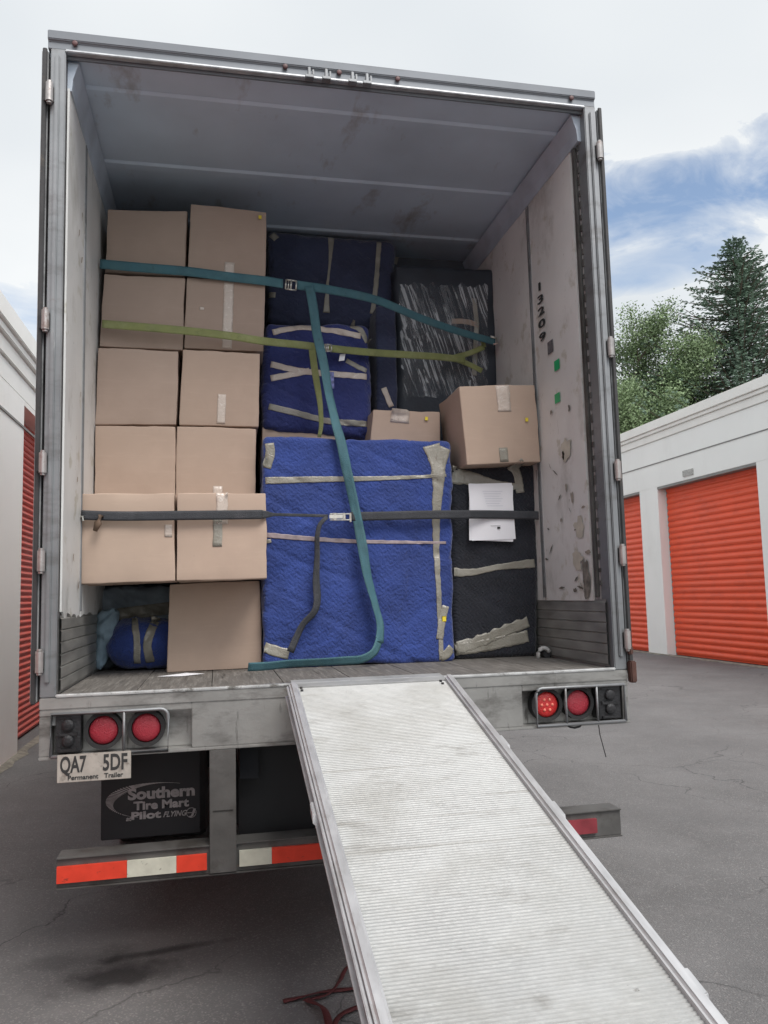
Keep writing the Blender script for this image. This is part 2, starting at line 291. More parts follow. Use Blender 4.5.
# ------------------------------------------------------------------ builders
class MB:
    def __init__(s): s.v = []; s.f = []; s.cuts = []
    def add(s, vs, fs):
        o = len(s.v); s.cuts.append((len(s.v), len(s.f))); s.v += [Vector(v) for v in vs]; s.f += [tuple(i+o for i in f) for f in fs]; return s
    def box(s, a, b):
        x0,y0,z0 = a; x1,y1,z1 = b
        return s.hexa([(x0,y0,z0),(x1,y0,z0),(x1,y1,z0),(x0,y1,z0),(x0,y0,z1),(x1,y0,z1),(x1,y1,z1),(x0,y1,z1)])
    def hexa(s, p): return s.add(p, [(0,3,2,1),(4,5,6,7),(0,1,5,4),(1,2,6,5),(2,3,7,6),(3,0,4,7)])
    def prism(s, poly, axis, a, b):
        """polygon in the two other axes (in x,y,z order) extruded along axis from a to b"""
        def P(u, v, t): return {0:(t,u,v), 1:(u,t,v), 2:(u,v,t)}[axis]
        n = len(poly); vs = [P(u,v,a) for u,v in poly] + [P(u,v,b) for u,v in poly]
        return s.add(vs, [tuple(range(n))[::-1], tuple(range(n, 2*n))] + [(i,(i+1)%n,n+(i+1)%n,n+i) for i in range(n)])
    def tube(s, pts, r, seg=8, cap=True):
        pts = [Vector(p) for p in pts]; rs = r if isinstance(r, (list,tuple)) else [r]*len(pts); rings = []
        for i, p in enumerate(pts):
            d = (pts[min(i+1,len(pts)-1)] - pts[max(i-1,0)]).normalized()
            a = d.cross(Vector((0,0,1)) if abs(d.z) < .9 else Vector((1,0,0))).normalized(); b = d.cross(a)
            rings.append([p + (a*math.cos(2*math.pi*k/seg) + b*math.sin(2*math.pi*k/seg))*rs[i] for k in range(seg)])
        fs = []
        for i in range(len(pts)-1):
            for k in range(seg): fs.append((i*seg+k, i*seg+(k+1)%seg, (i+1)*seg+(k+1)%seg, (i+1)*seg+k))
        if cap: fs += [tuple(range(seg))[::-1], tuple(range((len(pts)-1)*seg, len(pts)*seg))]
        return s.add([v for g in rings for v in g], fs)
    def disc(s, c, r, depth, seg=32, axis=1, dome=0):
        """short cylinder along -y with an optional domed face"""
        rings = [(r, 0), (r, -depth), (r*.9, -depth-dome*.45), (r*.6, -depth-dome*.85), (r*.25, -depth-dome)]
        vs = []
        for rr, t in rings:
            for k in range(seg):
                a = 2*math.pi*k/seg; vs.append((c[0]+rr*math.cos(a), c[1]+t, c[2]+rr*math.sin(a)))
        fs = [(i*seg+k, i*seg+(k+1)%seg, (i+1)*seg+(k+1)%seg, (i+1)*seg+k) for i in range(len(rings)-1) for k in range(seg)]
        fs.append(tuple(range((len(rings)-1)*seg, len(rings)*seg))); fs.append(tuple(range(seg))[::-1])
        return s.add(vs, fs)
    def ring(s, c, ro, ri, d, seg=32):
        vs = []
        for rr, t in ((ro,0),(ro,-d),(ri,-d),(ri,0)):
            for k in range(seg):
                a = 2*math.pi*k/seg; vs.append((c[0]+rr*math.cos(a), c[1]+t, c[2]+rr*math.sin(a)))
        return s.add(vs, [(i*seg+k, i*seg+(k+1)%seg, ((i+1)%4)*seg+(k+1)%seg, ((i+1)%4)*seg+k) for i in range(4) for k in range(seg)])
    def split(s, name, material, parent, **k):
        """one part per primitive"""
        r = None; c = s.cuts + [(len(s.v), len(s.f))]
        for (a, fa), (b, fb) in zip(c, c[1:]):
            q = MB(); q.add(s.v[a:b], [tuple(i-a for i in f) for f in s.f[fa:fb]]); r = q.build(name, material, parent, **k)
        return r
    def build(s, name, material, parent=None, bevel=0, smooth=False, base=None, seg=2):
        lo = Vector((min(v.x for v in s.v), min(v.y for v in s.v), min(v.z for v in s.v)))
        hi = Vector((max(v.x for v in s.v), max(v.y for v in s.v), max(v.z for v in s.v)))
        org = world_loc(parent) if parent else (Vector(base) if base else Vector(((lo.x+hi.x)/2, (lo.y+hi.y)/2, lo.z)))
        me = bpy.data.meshes.new(name); me.from_pydata([v-org for v in s.v], [], s.f); me.validate()
        bm = bmesh.new(); bm.from_mesh(me); bmesh.ops.recalc_face_normals(bm, faces=bm.faces)
        if bevel:
            bmesh.ops.bevel(bm, geom=[e for e in bm.edges if len(e.link_faces) == 2 and e.calc_face_angle(0) > R(25)], offset=bevel, segments=seg, affect='EDGES', clamp_overlap=True)
        bm.to_mesh(me); bm.free()
        if smooth:
            for p in me.polygons: p.use_smooth = True
        me.materials.append(material)
        o = bpy.data.objects.new(name, me); col.objects.link(o)
        if parent: o.parent = parent
        else: o.location = org
        return o
def world_loc(o):
    l = Vector(o.location)
    while o.parent: o = o.parent; l += o.location
    return l
def tag(o, label=None, cat=None, group=None, kind=None):
    if label: o['label'] = label
    if cat: o['category'] = cat
    if group: o['group'] = group
    if kind: o['kind'] = kind
    return o
def thing(name, loc, label, cat, group=None):
    o = bpy.data.objects.new(name, None); col.objects.link(o); o.location = loc; o.empty_display_size = .1
    return tag(o, label, cat, group)
def text(s, size, place, material, name, parent, offset=0, ext=.0006, xs=1, shear=0, align='LEFT'):
    """lettering as a thin mesh; place maps text x,y,depth to the world"""
    cu = bpy.data.curves.new('t', 'FONT'); cu.body = s; cu.size = size; cu.extrude = ext; cu.offset = offset; cu.shear = shear; cu.align_x = align
    cu.resolution_u = 4
    to = bpy.data.objects.new('t', cu); col.objects.link(to); bpy.context.view_layer.update()
    me = bpy.data.meshes.new_from_object(to.evaluated_get(bpy.context.evaluated_depsgraph_get()))
    bpy.data.objects.remove(to); org = world_loc(parent)
    for v in me.vertices: v.co = Vector(place(v.co.x*xs, v.co.y, v.co.z)) - org
    me.materials.clear(); me.materials.append(material); me.name = name
    o = bpy.data.objects.new(name, me); col.objects.link(o); o.parent = parent; return o

def fit_text(s_, cap, x0, x1, z, Y, material, name, parent, off=0, shear=0):
    cu = bpy.data.curves.new('t','FONT'); cu.body = s_; cu.size = cap/.7; to = bpy.data.objects.new('t', cu); col.objects.link(to); bpy.context.view_layer.update()
    xsv = [c[0] for c in to.bound_box]; wd = max(xsv)-min(xsv); mn = min(xsv); bpy.data.objects.remove(to); k = (x1-x0)/wd
    return text(s_, cap/.7, lambda u, v, d: (x0+u-mn*k, Y-.0012-d, z+v), material, name, parent, offset=off, ext=.0008, xs=k, shear=shear)
SURF = []          # collision surfaces the straps and tapes lie on
def soft(c8, r=.01, n=14, amp=0, freq=3, bulge=0, seed=0, crease=0, only=None):
    """rounded, creased hexahedron. c8: front face TL,TR,BR,BL then rear TL,TR,BR,BL"""
    c = [Vector(p) for p in c8]
    lx = ((c[1]-c[0]).length + (c[2]-c[3]).length)/2; lz = ((c[3]-c[0]).length + (c[2]-c[1]).length)/2; ly = ((c[4]-c[0]).length + (c[6]-c[2]).length)/2
    Ls = (lx, ly, lz)
    def params(l, n):
        rr = min(r, l*.45); return [0, rr*.3, rr*.65] + [rr + (l-2*rr)*k/n for k in range(n+1)] + [l-rr*.65, l-rr*.3, l]
    nn_ = [max(2, int(n*l/max(Ls))) for l in Ls]; P = [params(l, k) for l, k in zip(Ls, nn_)]
    bm = bmesh.new(); cache = {}
    def vert(a, b, d):
        key = (round(a,6), round(b,6), round(d,6))
        if key in cache: return cache[key]
        p = Vector((a, b, d)); q = Vector([min(max(p[i], min(r,Ls[i]*.45)), Ls[i]-min(r,Ls[i]*.45)) for i in range(3)])
        dv = p - q; nrm = dv.normalized(); p = q + nrm*min(r, dv.length) if dv.length > 0 else p
        u, v, w_ = p.x/lx, p.y/ly, 1-p.z/lz       # u right, v back, w down
        f = c[0]*(1-u)*(1-w_) + c[1]*u*(1-w_) + c[2]*u*w_ + c[3]*(1-u)*w_
        g = c[4]*(1-u)*(1-w_) + c[5]*u*(1-w_) + c[6]*u*w_ + c[7]*(1-u)*w_
        x = f*(1-v) + g*v
        s = math.sin(math.pi*min(max(u,0),1))*math.sin(math.pi*min(max(w_,0),1)) if abs(nrm.y) > .9 else math.sin(math.pi*min(max(v,0),1))*math.sin(math.pi*min(max(w_,0),1))
        dsp = bulge*s
        if amp:
            sv = Vector((seed*7.3, seed*3.1, seed*1.7))
            dsp += amp*noise.fractal(x*freq + sv, .8, 2.1, 4)
            if crease:
                k = noise.noise(Vector((x.x*2.2+x.z*3.2, x.z*1.4, x.y*3)) + sv)
                k2 = noise.noise(Vector((x.x*5-x.z*4, x.z*2.5+x.x*2, x.y*5)) + sv*2)
                dsp -= crease*(max(0, 1-abs(k)*9)**2 + .7*max(0, 1-abs(k2)*8)**2)
        x = x + nrm*dsp
        cache[key] = bm.verts.new(x); return cache[key]
    def face(q):
        try: bm.faces.new(q)
        except ValueError: pass
    X, Y, Z = P
    for i in range(len(X)-1):
        for k in range(len(Z)-1):
            for y in (0, ly): face([vert(X[i],y,Z[k]), vert(X[i+1],y,Z[k]), vert(X[i+1],y,Z[k+1]), vert(X[i],y,Z[k+1])])
        for j in range(len(Y)-1):
            for z in (0, lz): face([vert(X[i],Y[j],z), vert(X[i+1],Y[j],z), vert(X[i+1],Y[j+1],z), vert(X[i],Y[j+1],z)])
    for j in range(len(Y)-1):
        for k in range(len(Z)-1):
            for x in (0, lx): face([vert(x,Y[j],Z[k]), vert(x,Y[j+1],Z[k]), vert(x,Y[j+1],Z[k+1]), vert(x,Y[j],Z[k+1])])
    bmesh.ops.recalc_face_normals(bm, faces=bm.faces)
    return bm
def bm_obj(bm, name, material, parent, smooth=True, collide=True):
    if collide: SURF.append(BVHTree.FromBMesh(bm))
    org = world_loc(parent) if parent else Vector((0,0,0))
    for v in bm.verts: v.co -= org
    me = bpy.data.meshes.new(name); bm.to_mesh(me); bm.free(); me.materials.append(material)
    if smooth:
        for p in me.polygons: p.use_smooth = True
    o = bpy.data.objects.new(name, me); col.objects.link(o); o.parent = parent; return o
def front(tl, tr, br, bl, Y, depth, zfloor=None, shrink=1.0):
    """hexahedron whose front face is seen at four pixels on the plane y=Y"""
    a = [at(*q, Y) for q in (tl, tr, br, bl)]
    if zfloor is not None:
        a[2].z = zfloor; a[3].z = zfloor
    return a + [p + Vector((0, depth, 0)) for p in a]
def hit(x, z, ylim=3):
    best = None
    for b in SURF:
        h_ = b.ray_cast(Vector((x, -1.5, z)), Vector((0, 1, 0)), ylim+1.5)
        if h_[0] is not None and (best is None or h_[0].y < best): best = h_[0].y
    return best
def spline(pts, step=.02):
    """Catmull-Rom through 3-D points"""
    P = [pts[0]*2-pts[1]] + pts + [pts[-1]*2-pts[-2]]; o = []
    for i in range(1, len(P)-2):
        n = max(1, int((P[i+1]-P[i]).length/step))
        for k in range(n):
            t = k/n; a, b, c, d = P[i-1], P[i], P[i+1], P[i+2]
            o.append(.5*((2*b) + (c-a)*t + (2*a-5*b+4*c-d)*t*t + (3*b-3*c+d-a)*t**3))
    o.append(P[-2]); return o
def ribbon(pts, width, name, material, parent=None, thick=.0025, conform=None, lift=.004, wob=0, sm=2, rag=0, seed=1, tilt=None, step=.02, nw=4, cut=False):
    """webbing or tape. pts = (px,py,Y) or Vectors; conform: lies on whatever is right behind it"""
    P = [p if isinstance(p, Vector) else at(*p) for p in pts]; S = spline(P, step); n = len(S); W = width if callable(width) else (lambda t: width)
    rows = []
    for i, p in enumerate(S):
        d = (S[min(i+1,n-1)] - S[max(i-1,0)]).normalized(); fwd = Vector((0,-1,0))
        side = d.cross(fwd); side = side.normalized() if side.length > .15 else Vector((1,0,0))
        t = i/(n-1)
        if tilt: side = Matrix.Rotation(tilt(t), 3, d) @ side
        wd = W(t)
        row = []
        for k in range(nw+1):
            s_ = k/nw - .5
            rr = (noise.noise(Vector((i*.35, seed*5, k//max(1,nw)*9.)))*rag if k in (0, nw) else 0)
            q = p + side*(wd*s_ + (rr if k else -rr)*wd)
            row.append(q)
        rows.append(row)
    if conform:
        ys = []
        for row in rows:
            yr = []
            for q in row:
                h_ = hit(q.x, q.z)
                yr.append(min(q.y, h_-lift) if (h_ is not None and conform == 'min') else (h_-lift if h_ is not None and h_-q.y < .14 else q.y))
            ys.append(yr)
        for _ in range(sm):     # webbing is stiff: smooth it, but keep it on the near side
            ys = [[min(ys[i][k], .25*ys[max(i-1,0)][k] + .5*ys[i][k] + .25*ys[min(i+1,n-1)][k]) for k in range(nw+1)] for i in range(n)]
        for i in range(n):
            for k in range(nw+1): rows[i][k].y = ys[i][k]
    if wob:
        for i in range(n):
            for k in range(nw+1): rows[i][k] += Vector((0, -abs(noise.noise(Vector((i*.22, k*.4, seed*3.))))*wob, noise.noise(Vector((i*.1, seed, 0)))*wob*.5))
    mb = MB(); vs = [q for row in rows for q in row] + [q + Vector((0, -thick, 0)) if not tilt else q + Vector((thick*.5,-thick,0)) for row in rows for q in row]
    m_ = nw+1; o = n*m_; fs = []
    for i in range(n-1):
        for k in range(nw):
            a = i*m_+k; fs += [(a, a+1, a+m_+1, a+m_), (o+a, o+a+m_, o+a+m_+1, o+a+1)]
        fs += [(i*m_, (i+1)*m_, o+(i+1)*m_, o+i*m_), (i*m_+nw, o+i*m_+nw, o+(i+1)*m_+nw, (i+1)*m_+nw)]
    for k in range(nw): fs += [(k, o+k, o+k+1, k+1), ((n-1)*m_+k, (n-1)*m_+k+1, o+(n-1)*m_+k+1, o+(n-1)*m_+k)]
    mb.add(vs, fs); return mb.build(name, material, parent, smooth=True)

# ================================================================== SETTING
g = MB(); g.add([(-300,-300,0),(300,-300,0),(300,300,0),(-300,300,0)], [(0,1,2,3)])
tag(g.build('ground', ASPH, base=(0,0,0)), kind='structure')

# ------------------------------------------------------------------ storage buildings
def rollup(mb, x, y0, y1, z0, z1, sgn, n=28):
    """corrugated curtain facing sgn*x"""
    P = (z1-z0)/n; prof = []
    for i in range(n):
        z = z0+i*P; prof += [(0, z), (0, z+P*.16), (.012, z+P*.24), (.022, z+P*.42), (.026, z+P*.58), (.022, z+P*.74), (.012, z+P*.90)]
    prof.append((0, z1)); k = len(prof)
    vs = [(x + sgn*d, y0, z) for d, z in prof] + [(x + sgn*d, y1, z) for d, z in prof]
    mb.add(vs, [(i, i+1, k+i+1, k+i) for i in range(k-1)]); return mb
def storage(x, sgn, depth, doors, zt, zd, ends, dmat, name_loc, label, lampY=None, numbers=None):
    """sgn = direction the facade faces; doors = list of (y0,y1)"""
    b = thing('storage_building', (x, name_loc, 0), label, 'building'); y0, y1 = ends; dx = -sgn; rec = .30
    wl = MB(); cuts = sorted(doors); ys = y0
    for a, c in cuts:
        wl.box((min(x, x+dx*rec), ys, 0), (max(x, x+dx*rec), a, zd)); ys = c
    wl.box((min(x, x+dx*rec), ys, 0), (max(x, x+dx*rec), y1, zd))
    wl.box((min(x, x+dx*rec), y0, zd), (max(x, x+dx*rec), y1, zt-.48))
    wl.box((min(x+dx*rec, x+dx*depth), y0, 0), (max(x+dx*rec, x+dx*depth), y0+.2, zt-.48)); wl.box((min(x+dx*rec, x+dx*depth), y1-.2, 0), (max(x+dx*rec, x+dx*depth), y1, zt-.48))
    wl.box((min(x+dx*(depth-.2), x+dx*depth), y0+.2, 0), (max(x+dx*(depth-.2), x+dx*depth), y1-.2, zt-.48))
    wl.build('wall', STUCCO, b, bevel=.006)
    rf = MB(); rf.box((min(x+dx*.02, x+dx*depth), y0, zt-.48), (max(x+dx*.02, x+dx*depth), y1, zt-.30)); rf.build('roof', FASC, b)
    c = MB()
    for (p, za, zb) in ((.03, zt-.478, zt-.30), (.07, zt-.30, zt-.215), (.11, zt-.215, zt)):
        c.box((min(x+sgn*p, x+dx*.35), y0-.1, za+.002), (max(x+sgn*p, x+dx*.35), y1+.1, zb))
    c.build('cornice', FASC, b, bevel=.008)
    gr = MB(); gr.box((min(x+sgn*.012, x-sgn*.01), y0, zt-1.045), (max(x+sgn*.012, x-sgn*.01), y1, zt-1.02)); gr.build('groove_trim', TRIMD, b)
    for i, (a, cc) in enumerate(cuts):
        d = rollup(MB(), x+dx*.24, a+.03, cc-.03, .015, zd-.02, sgn, 28 if sgn < 0 else 52).build('roll_up_door', dmat, b)
        fr = MB(); xa, xb = sorted((x+dx*.235, x+dx*.30))
        fr.box((xa-.0, a-.01, 0), (xb, a+.035, zd)); fr.box((xa, cc-.035, 0), (xb, cc+.01, zd)); fr.split('door_track', TRIMD, d)
        yb = a + .5 if sgn > 0 else cc-.5
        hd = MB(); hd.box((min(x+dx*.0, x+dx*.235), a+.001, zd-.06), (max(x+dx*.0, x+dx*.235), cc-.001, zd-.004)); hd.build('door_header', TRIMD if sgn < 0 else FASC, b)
        if numbers:
            s_ = MB(); yc = numbers[i]; s_.box((min(x, x+sgn*.012), yc-.16, zd+.14), (max(x, x+sgn*.012), yc+.16, zd+.30)); s_.build('door_plaque', mat('plaque_grey', (.33,.33,.31), .6, var=.3, vscale=30), b)
    di = MB()
    rnd = random.Random(4); yy = y0; pts = []
    while yy < y1:
        pts.append((yy, .04+rnd.random()*.08)); yy += .22
    vs = []; fs = []
    for i, (yy, wd) in enumerate(pts): vs += [(x-sgn*.02, yy, .03), (x+sgn*wd*.4, yy, .022), (x+sgn*wd, yy, .003)]
    for i in range(len(pts)-1):
        for k in range(2): fs.append((i*3+k, i*3+k+1, i*3+k+4, i*3+k+3))
    di.add(vs, fs); di.build('debris_line', DIRT, b)
    return b
rd = [(14.95+4.4*k, 18.45+4.4*k) for k in range(0, 7)] + [(10.42,14.1), (6.1,9.55), (1.8,5.3), (-2.6,.9)]
storage(10, -1, 8, rd, 5.70, 4.08, (-8, 48), DOORR, 12.3, 'white stucco storage building with bright orange-red roll-up doors, right of the trailer', numbers=[0]*0 or None)
lb = storage(-2.73, 1, 8, [(6.05+4.4*k, 9.55+4.4*k) for k in range(0, 8)] + [(1.2,4.7), (-3.6,-.1)], 4.66, 3.95, (-8, 44), DOORL, 6, 'white storage building with a darker red roll-up door, close on the left of the trailer')
pq = [o for o in bpy.data.objects if o.name.startswith('storage_building')][0]
pb = MB(); pb.box((9.975, 12.55, 4.16), (9.999, 12.95, 4.30)); pb.build('door_plaque', mat('plaque_grey', (.40,.40,.38), .6, var=.3, vscale=30), pq)

# ================================================================== TRAILER
TR = thing('box_trailer', (0,0,0), 'open-backed grey box trailer loaded with cartons and wrapped furniture', 'trailer')
XO, XI, ZF, ZS, ZT, ZC = 1.30, 1.24, 1.27, 1.025, 4.166, 4.04
LEN = 14.6
# rear frame: posts and header
for s in (-1, 1):
    pf = MB(); xs = sorted((s*XO, s*(XI-.002)))
    pd = .10 if s > 0 else .03; pf.prism([(xs[0], 0), (xs[1], 0), (xs[1], pd), (xs[0], pd)], 2, ZF-.01, ZT-.085)
    a = sorted((s*1.262, s*1.282)); pf.box((a[0], -.012, ZF+.05), (a[1], .002, ZT-.12)); pf.build('rear_post', GALV, TR, bevel=.004)
RAMPR0 = mat('lip_metal', (.50,.51,.52), .4, .7, var=.15, vscale=20)
HDM = mat('header_paint', (.20,.215,.235), .5, .35, var=.12, vscale=3, extra=blotch((.12,.12,.12), 4, .55, .72, st=(.4,1,1), amount=.6))
hd = MB(); hd.prism([(.006,ZT-.085), (.006,ZT-.050), (-.006,ZT-.044), (-.008,ZT-.006), (.004,ZT), (.05,ZT), (.05,ZC+.022), (.03,ZC+.012), (.03,ZT-.085)], 0, -XO-.014, XO)
DULL = mat('dull_marker', (.11,.05,.05), .5, var=.3)
hdr = hd.build('header', HDM, TR, bevel=.003)
# roof curl seam and bright gasket under header
gk = MB(); gk.box((-XI, -.004, ZT-.097), (XI, .028, ZT-.0855)); gk.build('header_lip', RAMPR0, hdr, bevel=.003)
# door-bar keepers and marker lamps on the header
kp = MB()
for x in (-.16, -.08, .045, .115):
    kp.box((x-.02, -.035, ZT-.115), (x+.02, -.001, ZT-.10)); kp.box((x-.006, -.03, ZT-.0995), (x+.006, -.0015, ZT-.06)); kp.box((x+.014, -.03, ZT-.0995), (x+.022, -.0015, ZT-.07))
kp.split('bar_keeper', GALV, hdr, bevel=.002)
for x, mt in ((-.015, DULL), (.27, DULL), (1.17, DULL), (-1.20, DULL), (-.27, DULL)):
    q = MB(); q.disc((x, -.001, ZT-.055), .012, .006, 16, dome=.004); q.build('marker_lamp', mt, hdr, smooth=False)
# shell
sh = MB(); sh.box((-XO+.001, .031, ZS+.12), (-XI-.003, LEN, ZT-.002)); sh.box((XI+.003, .101, ZS+.05), (XO-.001, LEN, ZT-.002)); sh.box((-XI-.002, LEN-.06, ZS+.05), (XI+.002, LEN-.001, ZT-.005))
sh.split('side_panel', mat('trailer_skin', (.55,.55,.55), .45, .2, var=.06, vscale=2), TR)
rp = MB(); rp.box((-XI-.002, .0512, ZC+.03), (XI+.002, LEN-.061, ZT-.004)); rfo = rp.build('roof', CEIL, TR)
for k in range(0, 22):
    y = .27 + .65*k
    bw = MB(); bw.prism([(y-.045, ZC+.029), (y-.028, ZC+.018), (y+.028, ZC+.018), (y+.045, ZC+.029)], 0, -XI+.001, XI-.001); bw.build('roof_bow', CEIL, rfo)
for s in (-1,1):
    rt = MB()
    xs = sorted((s*(XI-.002), s*(XI-.035))); rt.prism([(s*(XI-.001), ZC+.017), (s*(XI-.05), ZC+.017), (s*(XI-.025), ZC-.06), (s*(XI-.02), ZC-.12), (s*(XI-.001), ZC-.12)], 1, .052, LEN-.07)
    rt.build('top_rail', mat('rail_grey', (.48,.54,.62), .5, .15, var=.2), TR)
# white lining panels and joints
def liner(s, y0, y1, z0, ragged, seed):
    rnd = random.Random(seed); n = 14; t = .008; mb = MB()
    xa = s*(XI-.004); xb = s*(XI-.004-t)
    if y0 < .3: xb = s*(XI-.012)
    zb = [z0 + (rnd.uniform(-.02,.022) if ragged else 0) for k in range(n+1)]
    ya = [y0+(y1-y0)*k/n for k in range(n+1)]
    nz = 20; vs = []; fs = []
    for k in range(n+1):
        for j in range(nz+1):
            z = zb[k] + (ZC-.115-zb[k])*(j/nz)**1.0; bl = .006*noise.noise(Vector((ya[k]*2.5, z*1.7, seed)))
            vs.append((xb + s*(-abs(bl)), ya[k], z))
    for k in range(n):
        for j in range(nz): a = k*(nz+1)+j; fs.append((a, a+1, a+nz+2, a+nz+1))
    o = len(vs); vs += [(xa, v[1], v[2]) for v in vs]
    fs += [tuple(i+o for i in f)[::-1] for f in fs[:n*nz]]
    for k in range(n): a = k*(nz+1); fs.append((a, a+nz+1, o+a+nz+1, o+a)); a += nz; fs.append((a+nz+1, a, o+a, o+a+nz+1))
    for a0 in (0, n*(nz+1)):
        for j in range(nz): fs.append((a0+j, a0+j+1, o+a0+j+1, o+a0+j))
    mb.add(vs, fs); return mb.build('lining_panel', LINER, TR, smooth=False)
WL = [.036, .50, 1.72, 2.94]; WR = [.155, .755, 1.97, 3.19]
for s, W_ in ((-1, WL), (1, WR)):
    for i in range(3):
        liner(s, W_[i]+.006, W_[i+1]-.006, 1.585, s < 0, 3+i+s)
    for i in (1, 2):
        j = MB(); y = W_[i]; xs = sorted((s*(XI-.004), s*(XI-.019))); j.box((xs[0], y-.022, 1.60), (xs[1], y-.0062, ZC-.125)); j.box((xs[0], y+.0062, 1.60), (xs[1]+(0 if s>0 else 0), y+.014, ZC-.125))
        j.build('joint_strip', GALV, TR, bevel=.002)
    far = MB(); xs = sorted((s*(XI-.003), s*(XI-.012))); far.box((xs[0], 3.2, 1.6), (xs[1], LEN-.1, ZC-.12)); far.build('lining_panel', LINER, TR)
    # scuff plate: ridged
    sp = MB(); prof = [(.001,1.272)]; 
    for k in range(6):
        z = 1.285 + k*.05; prof += [(.001,z-.0045), (.007,z-.001), (.007,z+.041), (.001,z+.0445)]
    prof.append((.001,1.592)); kk = len(prof)
    vs = [(s*(XI-.006-d), .04, z) for d, z in prof] + [(s*(XI-.006-d), LEN-.1, z) for d, z in prof]
    sp.add(vs, [(i, i+1, kk+i+1, kk+i) for i in range(kk-1)]); sp.build('scuff_plate', SCUFF, TR)
# rivet strip on the inside of the rear posts
rnd = random.Random(7)
for s in (1,):
    rv = MB()
    for k in range(38):
        z = 1.66+k*.062; xs = sorted((s*(XI-.001), s*(XI-.007))); rv.box((xs[0], .085, z), (xs[1], .097+rnd.uniform(0,.006), z+rnd.uniform(.018,.045)))
    rv.build('rivet_strip', GUARD, TR)
# wiring cover behind right post: dark seal strip
sl_ = MB()
for s in (1,):
    xs = sorted((s*(XI-.0005), s*(XI-.014))); sl_.box((xs[0], .112, 1.60), (xs[1], .145, ZC-.03))
sl_.split('door_seal', GUARD, TR, bevel=.004)
# writing on the right wall
for ch, (yy, z) in zip('13209', ((.607,3.375), (.603,3.300), (.600,3.228), (.600,3.156), (.600,3.078))):
    text(ch, .064, lambda u, v, d, yy=yy, z=z: (XI-.0200-d, yy+.055-u, z-.026+v), INK, 'wall_digit', TR, offset=.0010, ext=.0012, xs=3.0, shear=.0)
for (px, py, hw, hh, mt, nm) in ((550,347,.035,.035,STICKX,'grey_stamp'), (556.5,365,.032,.028,STICKG,'green_sticker'), (557,398,.032,.026,STICKG,'green_sticker')):
    d = f_ + r_*((px-384)/FPX) - u_*((py-512)/FPX); q = CP + d*((XI-.02-CP.x)/d.x)
    b = MB(); b.box((XI-.0195, q.y-hw, q.z-hh), (XI-.0180, q.y+hw, q.z+hh)); b.build(nm, mt, TR)
sc_ = MB(); rnd = random.Random(5)
for k in range(14):      # torn scuffs in the lining of the right wall
    y = rnd.uniform(.2,.72); z = rnd.choice((rnd.uniform(1.65,2.5), rnd.uniform(1.62,2.1))); l = rnd.uniform(.01,.05); a = rnd.uniform(-1,1)
    sc_.add([(XI-.0192, y-l*math.cos(a), z-l*math.sin(a)), (XI-.0192, y, z-.006), (XI-.0192, y+l*math.cos(a), z+l*math.sin(a)), (XI-.0192, y+.004, z+.008)], [(0,1,2,3)])
sc_.build('wall_scuff', mat('scuff_dark', (.13,.12,.10), .8), TR)
sc2 = MB(); rnd = random.Random(15)
for k in range(9):
    y = rnd.uniform(.15,.42); z = rnd.uniform(1.7,3.5); l = rnd.uniform(.01,.035); a = rnd.uniform(.6,1.9)
    sc2.add([(-XI+.0195, y-l*math.cos(a), z-l*math.sin(a)), (-XI+.0195, y+.004, z-.008), (-XI+.0195, y+l*math.cos(a), z+l*math.sin(a)), (-XI+.0195, y-.006, z+.012)], [(0,1,2,3)])
sc2.build('wall_scuff', mat('scuff_brown', (.22,.15,.10), .8), TR)
def patch(px, py, hy, hz, material, seed, name='wall_stain'):
    d = f_ + r_*((px-384)/FPX) - u_*((py-512)/FPX); q = CP + d*((XI-.0192-CP.x)/d.x); n = 22; b = MB(); vs = [(XI-.0193, q.y, q.z)]
    for k in range(n):
        a = 2*math.pi*k/n; e = 1 + .75*noise.noise(Vector((math.cos(a)*1.6, math.sin(a)*1.6, seed))); vs.append((XI-.0193, q.y+hy*e*math.cos(a), q.z+hz*e*math.sin(a)))
    b.add(vs, [(0, 1+k, 1+(k+1)%n) for k in range(n)]); b.build(name, material, TR)
PT1 = mat('torn_dark', (.17,.16,.14), .85, 0, var=.45, vscale=30, bump=.4); PT2 = mat('yellow_stain', (.50,.48,.41), .6, 0, var=.15, vscale=14); PT3 = mat('chipped', (.30,.27,.23), .8, 0, var=.3, vscale=30)
patch(586, 580, .040, .10, PT1, 1); patch(579, 528, .05, .05, PT2, 2); patch(566, 448, .06, .05, PT2, 3); patch(577, 560, .07, .04, PT2, 6)
for k, (px, py, a, b_) in enumerate(((563,455,.018,.02),(572,497,.014,.035),(566,487,.01,.02),(569,408,.012,.018),(551,412,.014,.012),(588,552,.03,.008),(575,590,.02,.012),(583,507,.02,.006),(561,520,.012,.01))): patch(px, py, a, b_, PT3 if k%3 else PT1, 10+k)
# floor
fl = MB()
for k in range(8):
    w_ = (2*XI-.01)/8; x = -XI+.005+k*w_; fl.box((x+.0015, .012, ZF-.06), (x+w_-.0015, LEN-.07, ZF-.002))
fl.build('floor', WOODF, TR, bevel=.001)
fe = MB(); fe.box((-XI+.001, -.010, ZF-.010), (XI-.001, .0115, ZF+.003)); fe.build('threshold', EDGE, TR, bevel=.004)
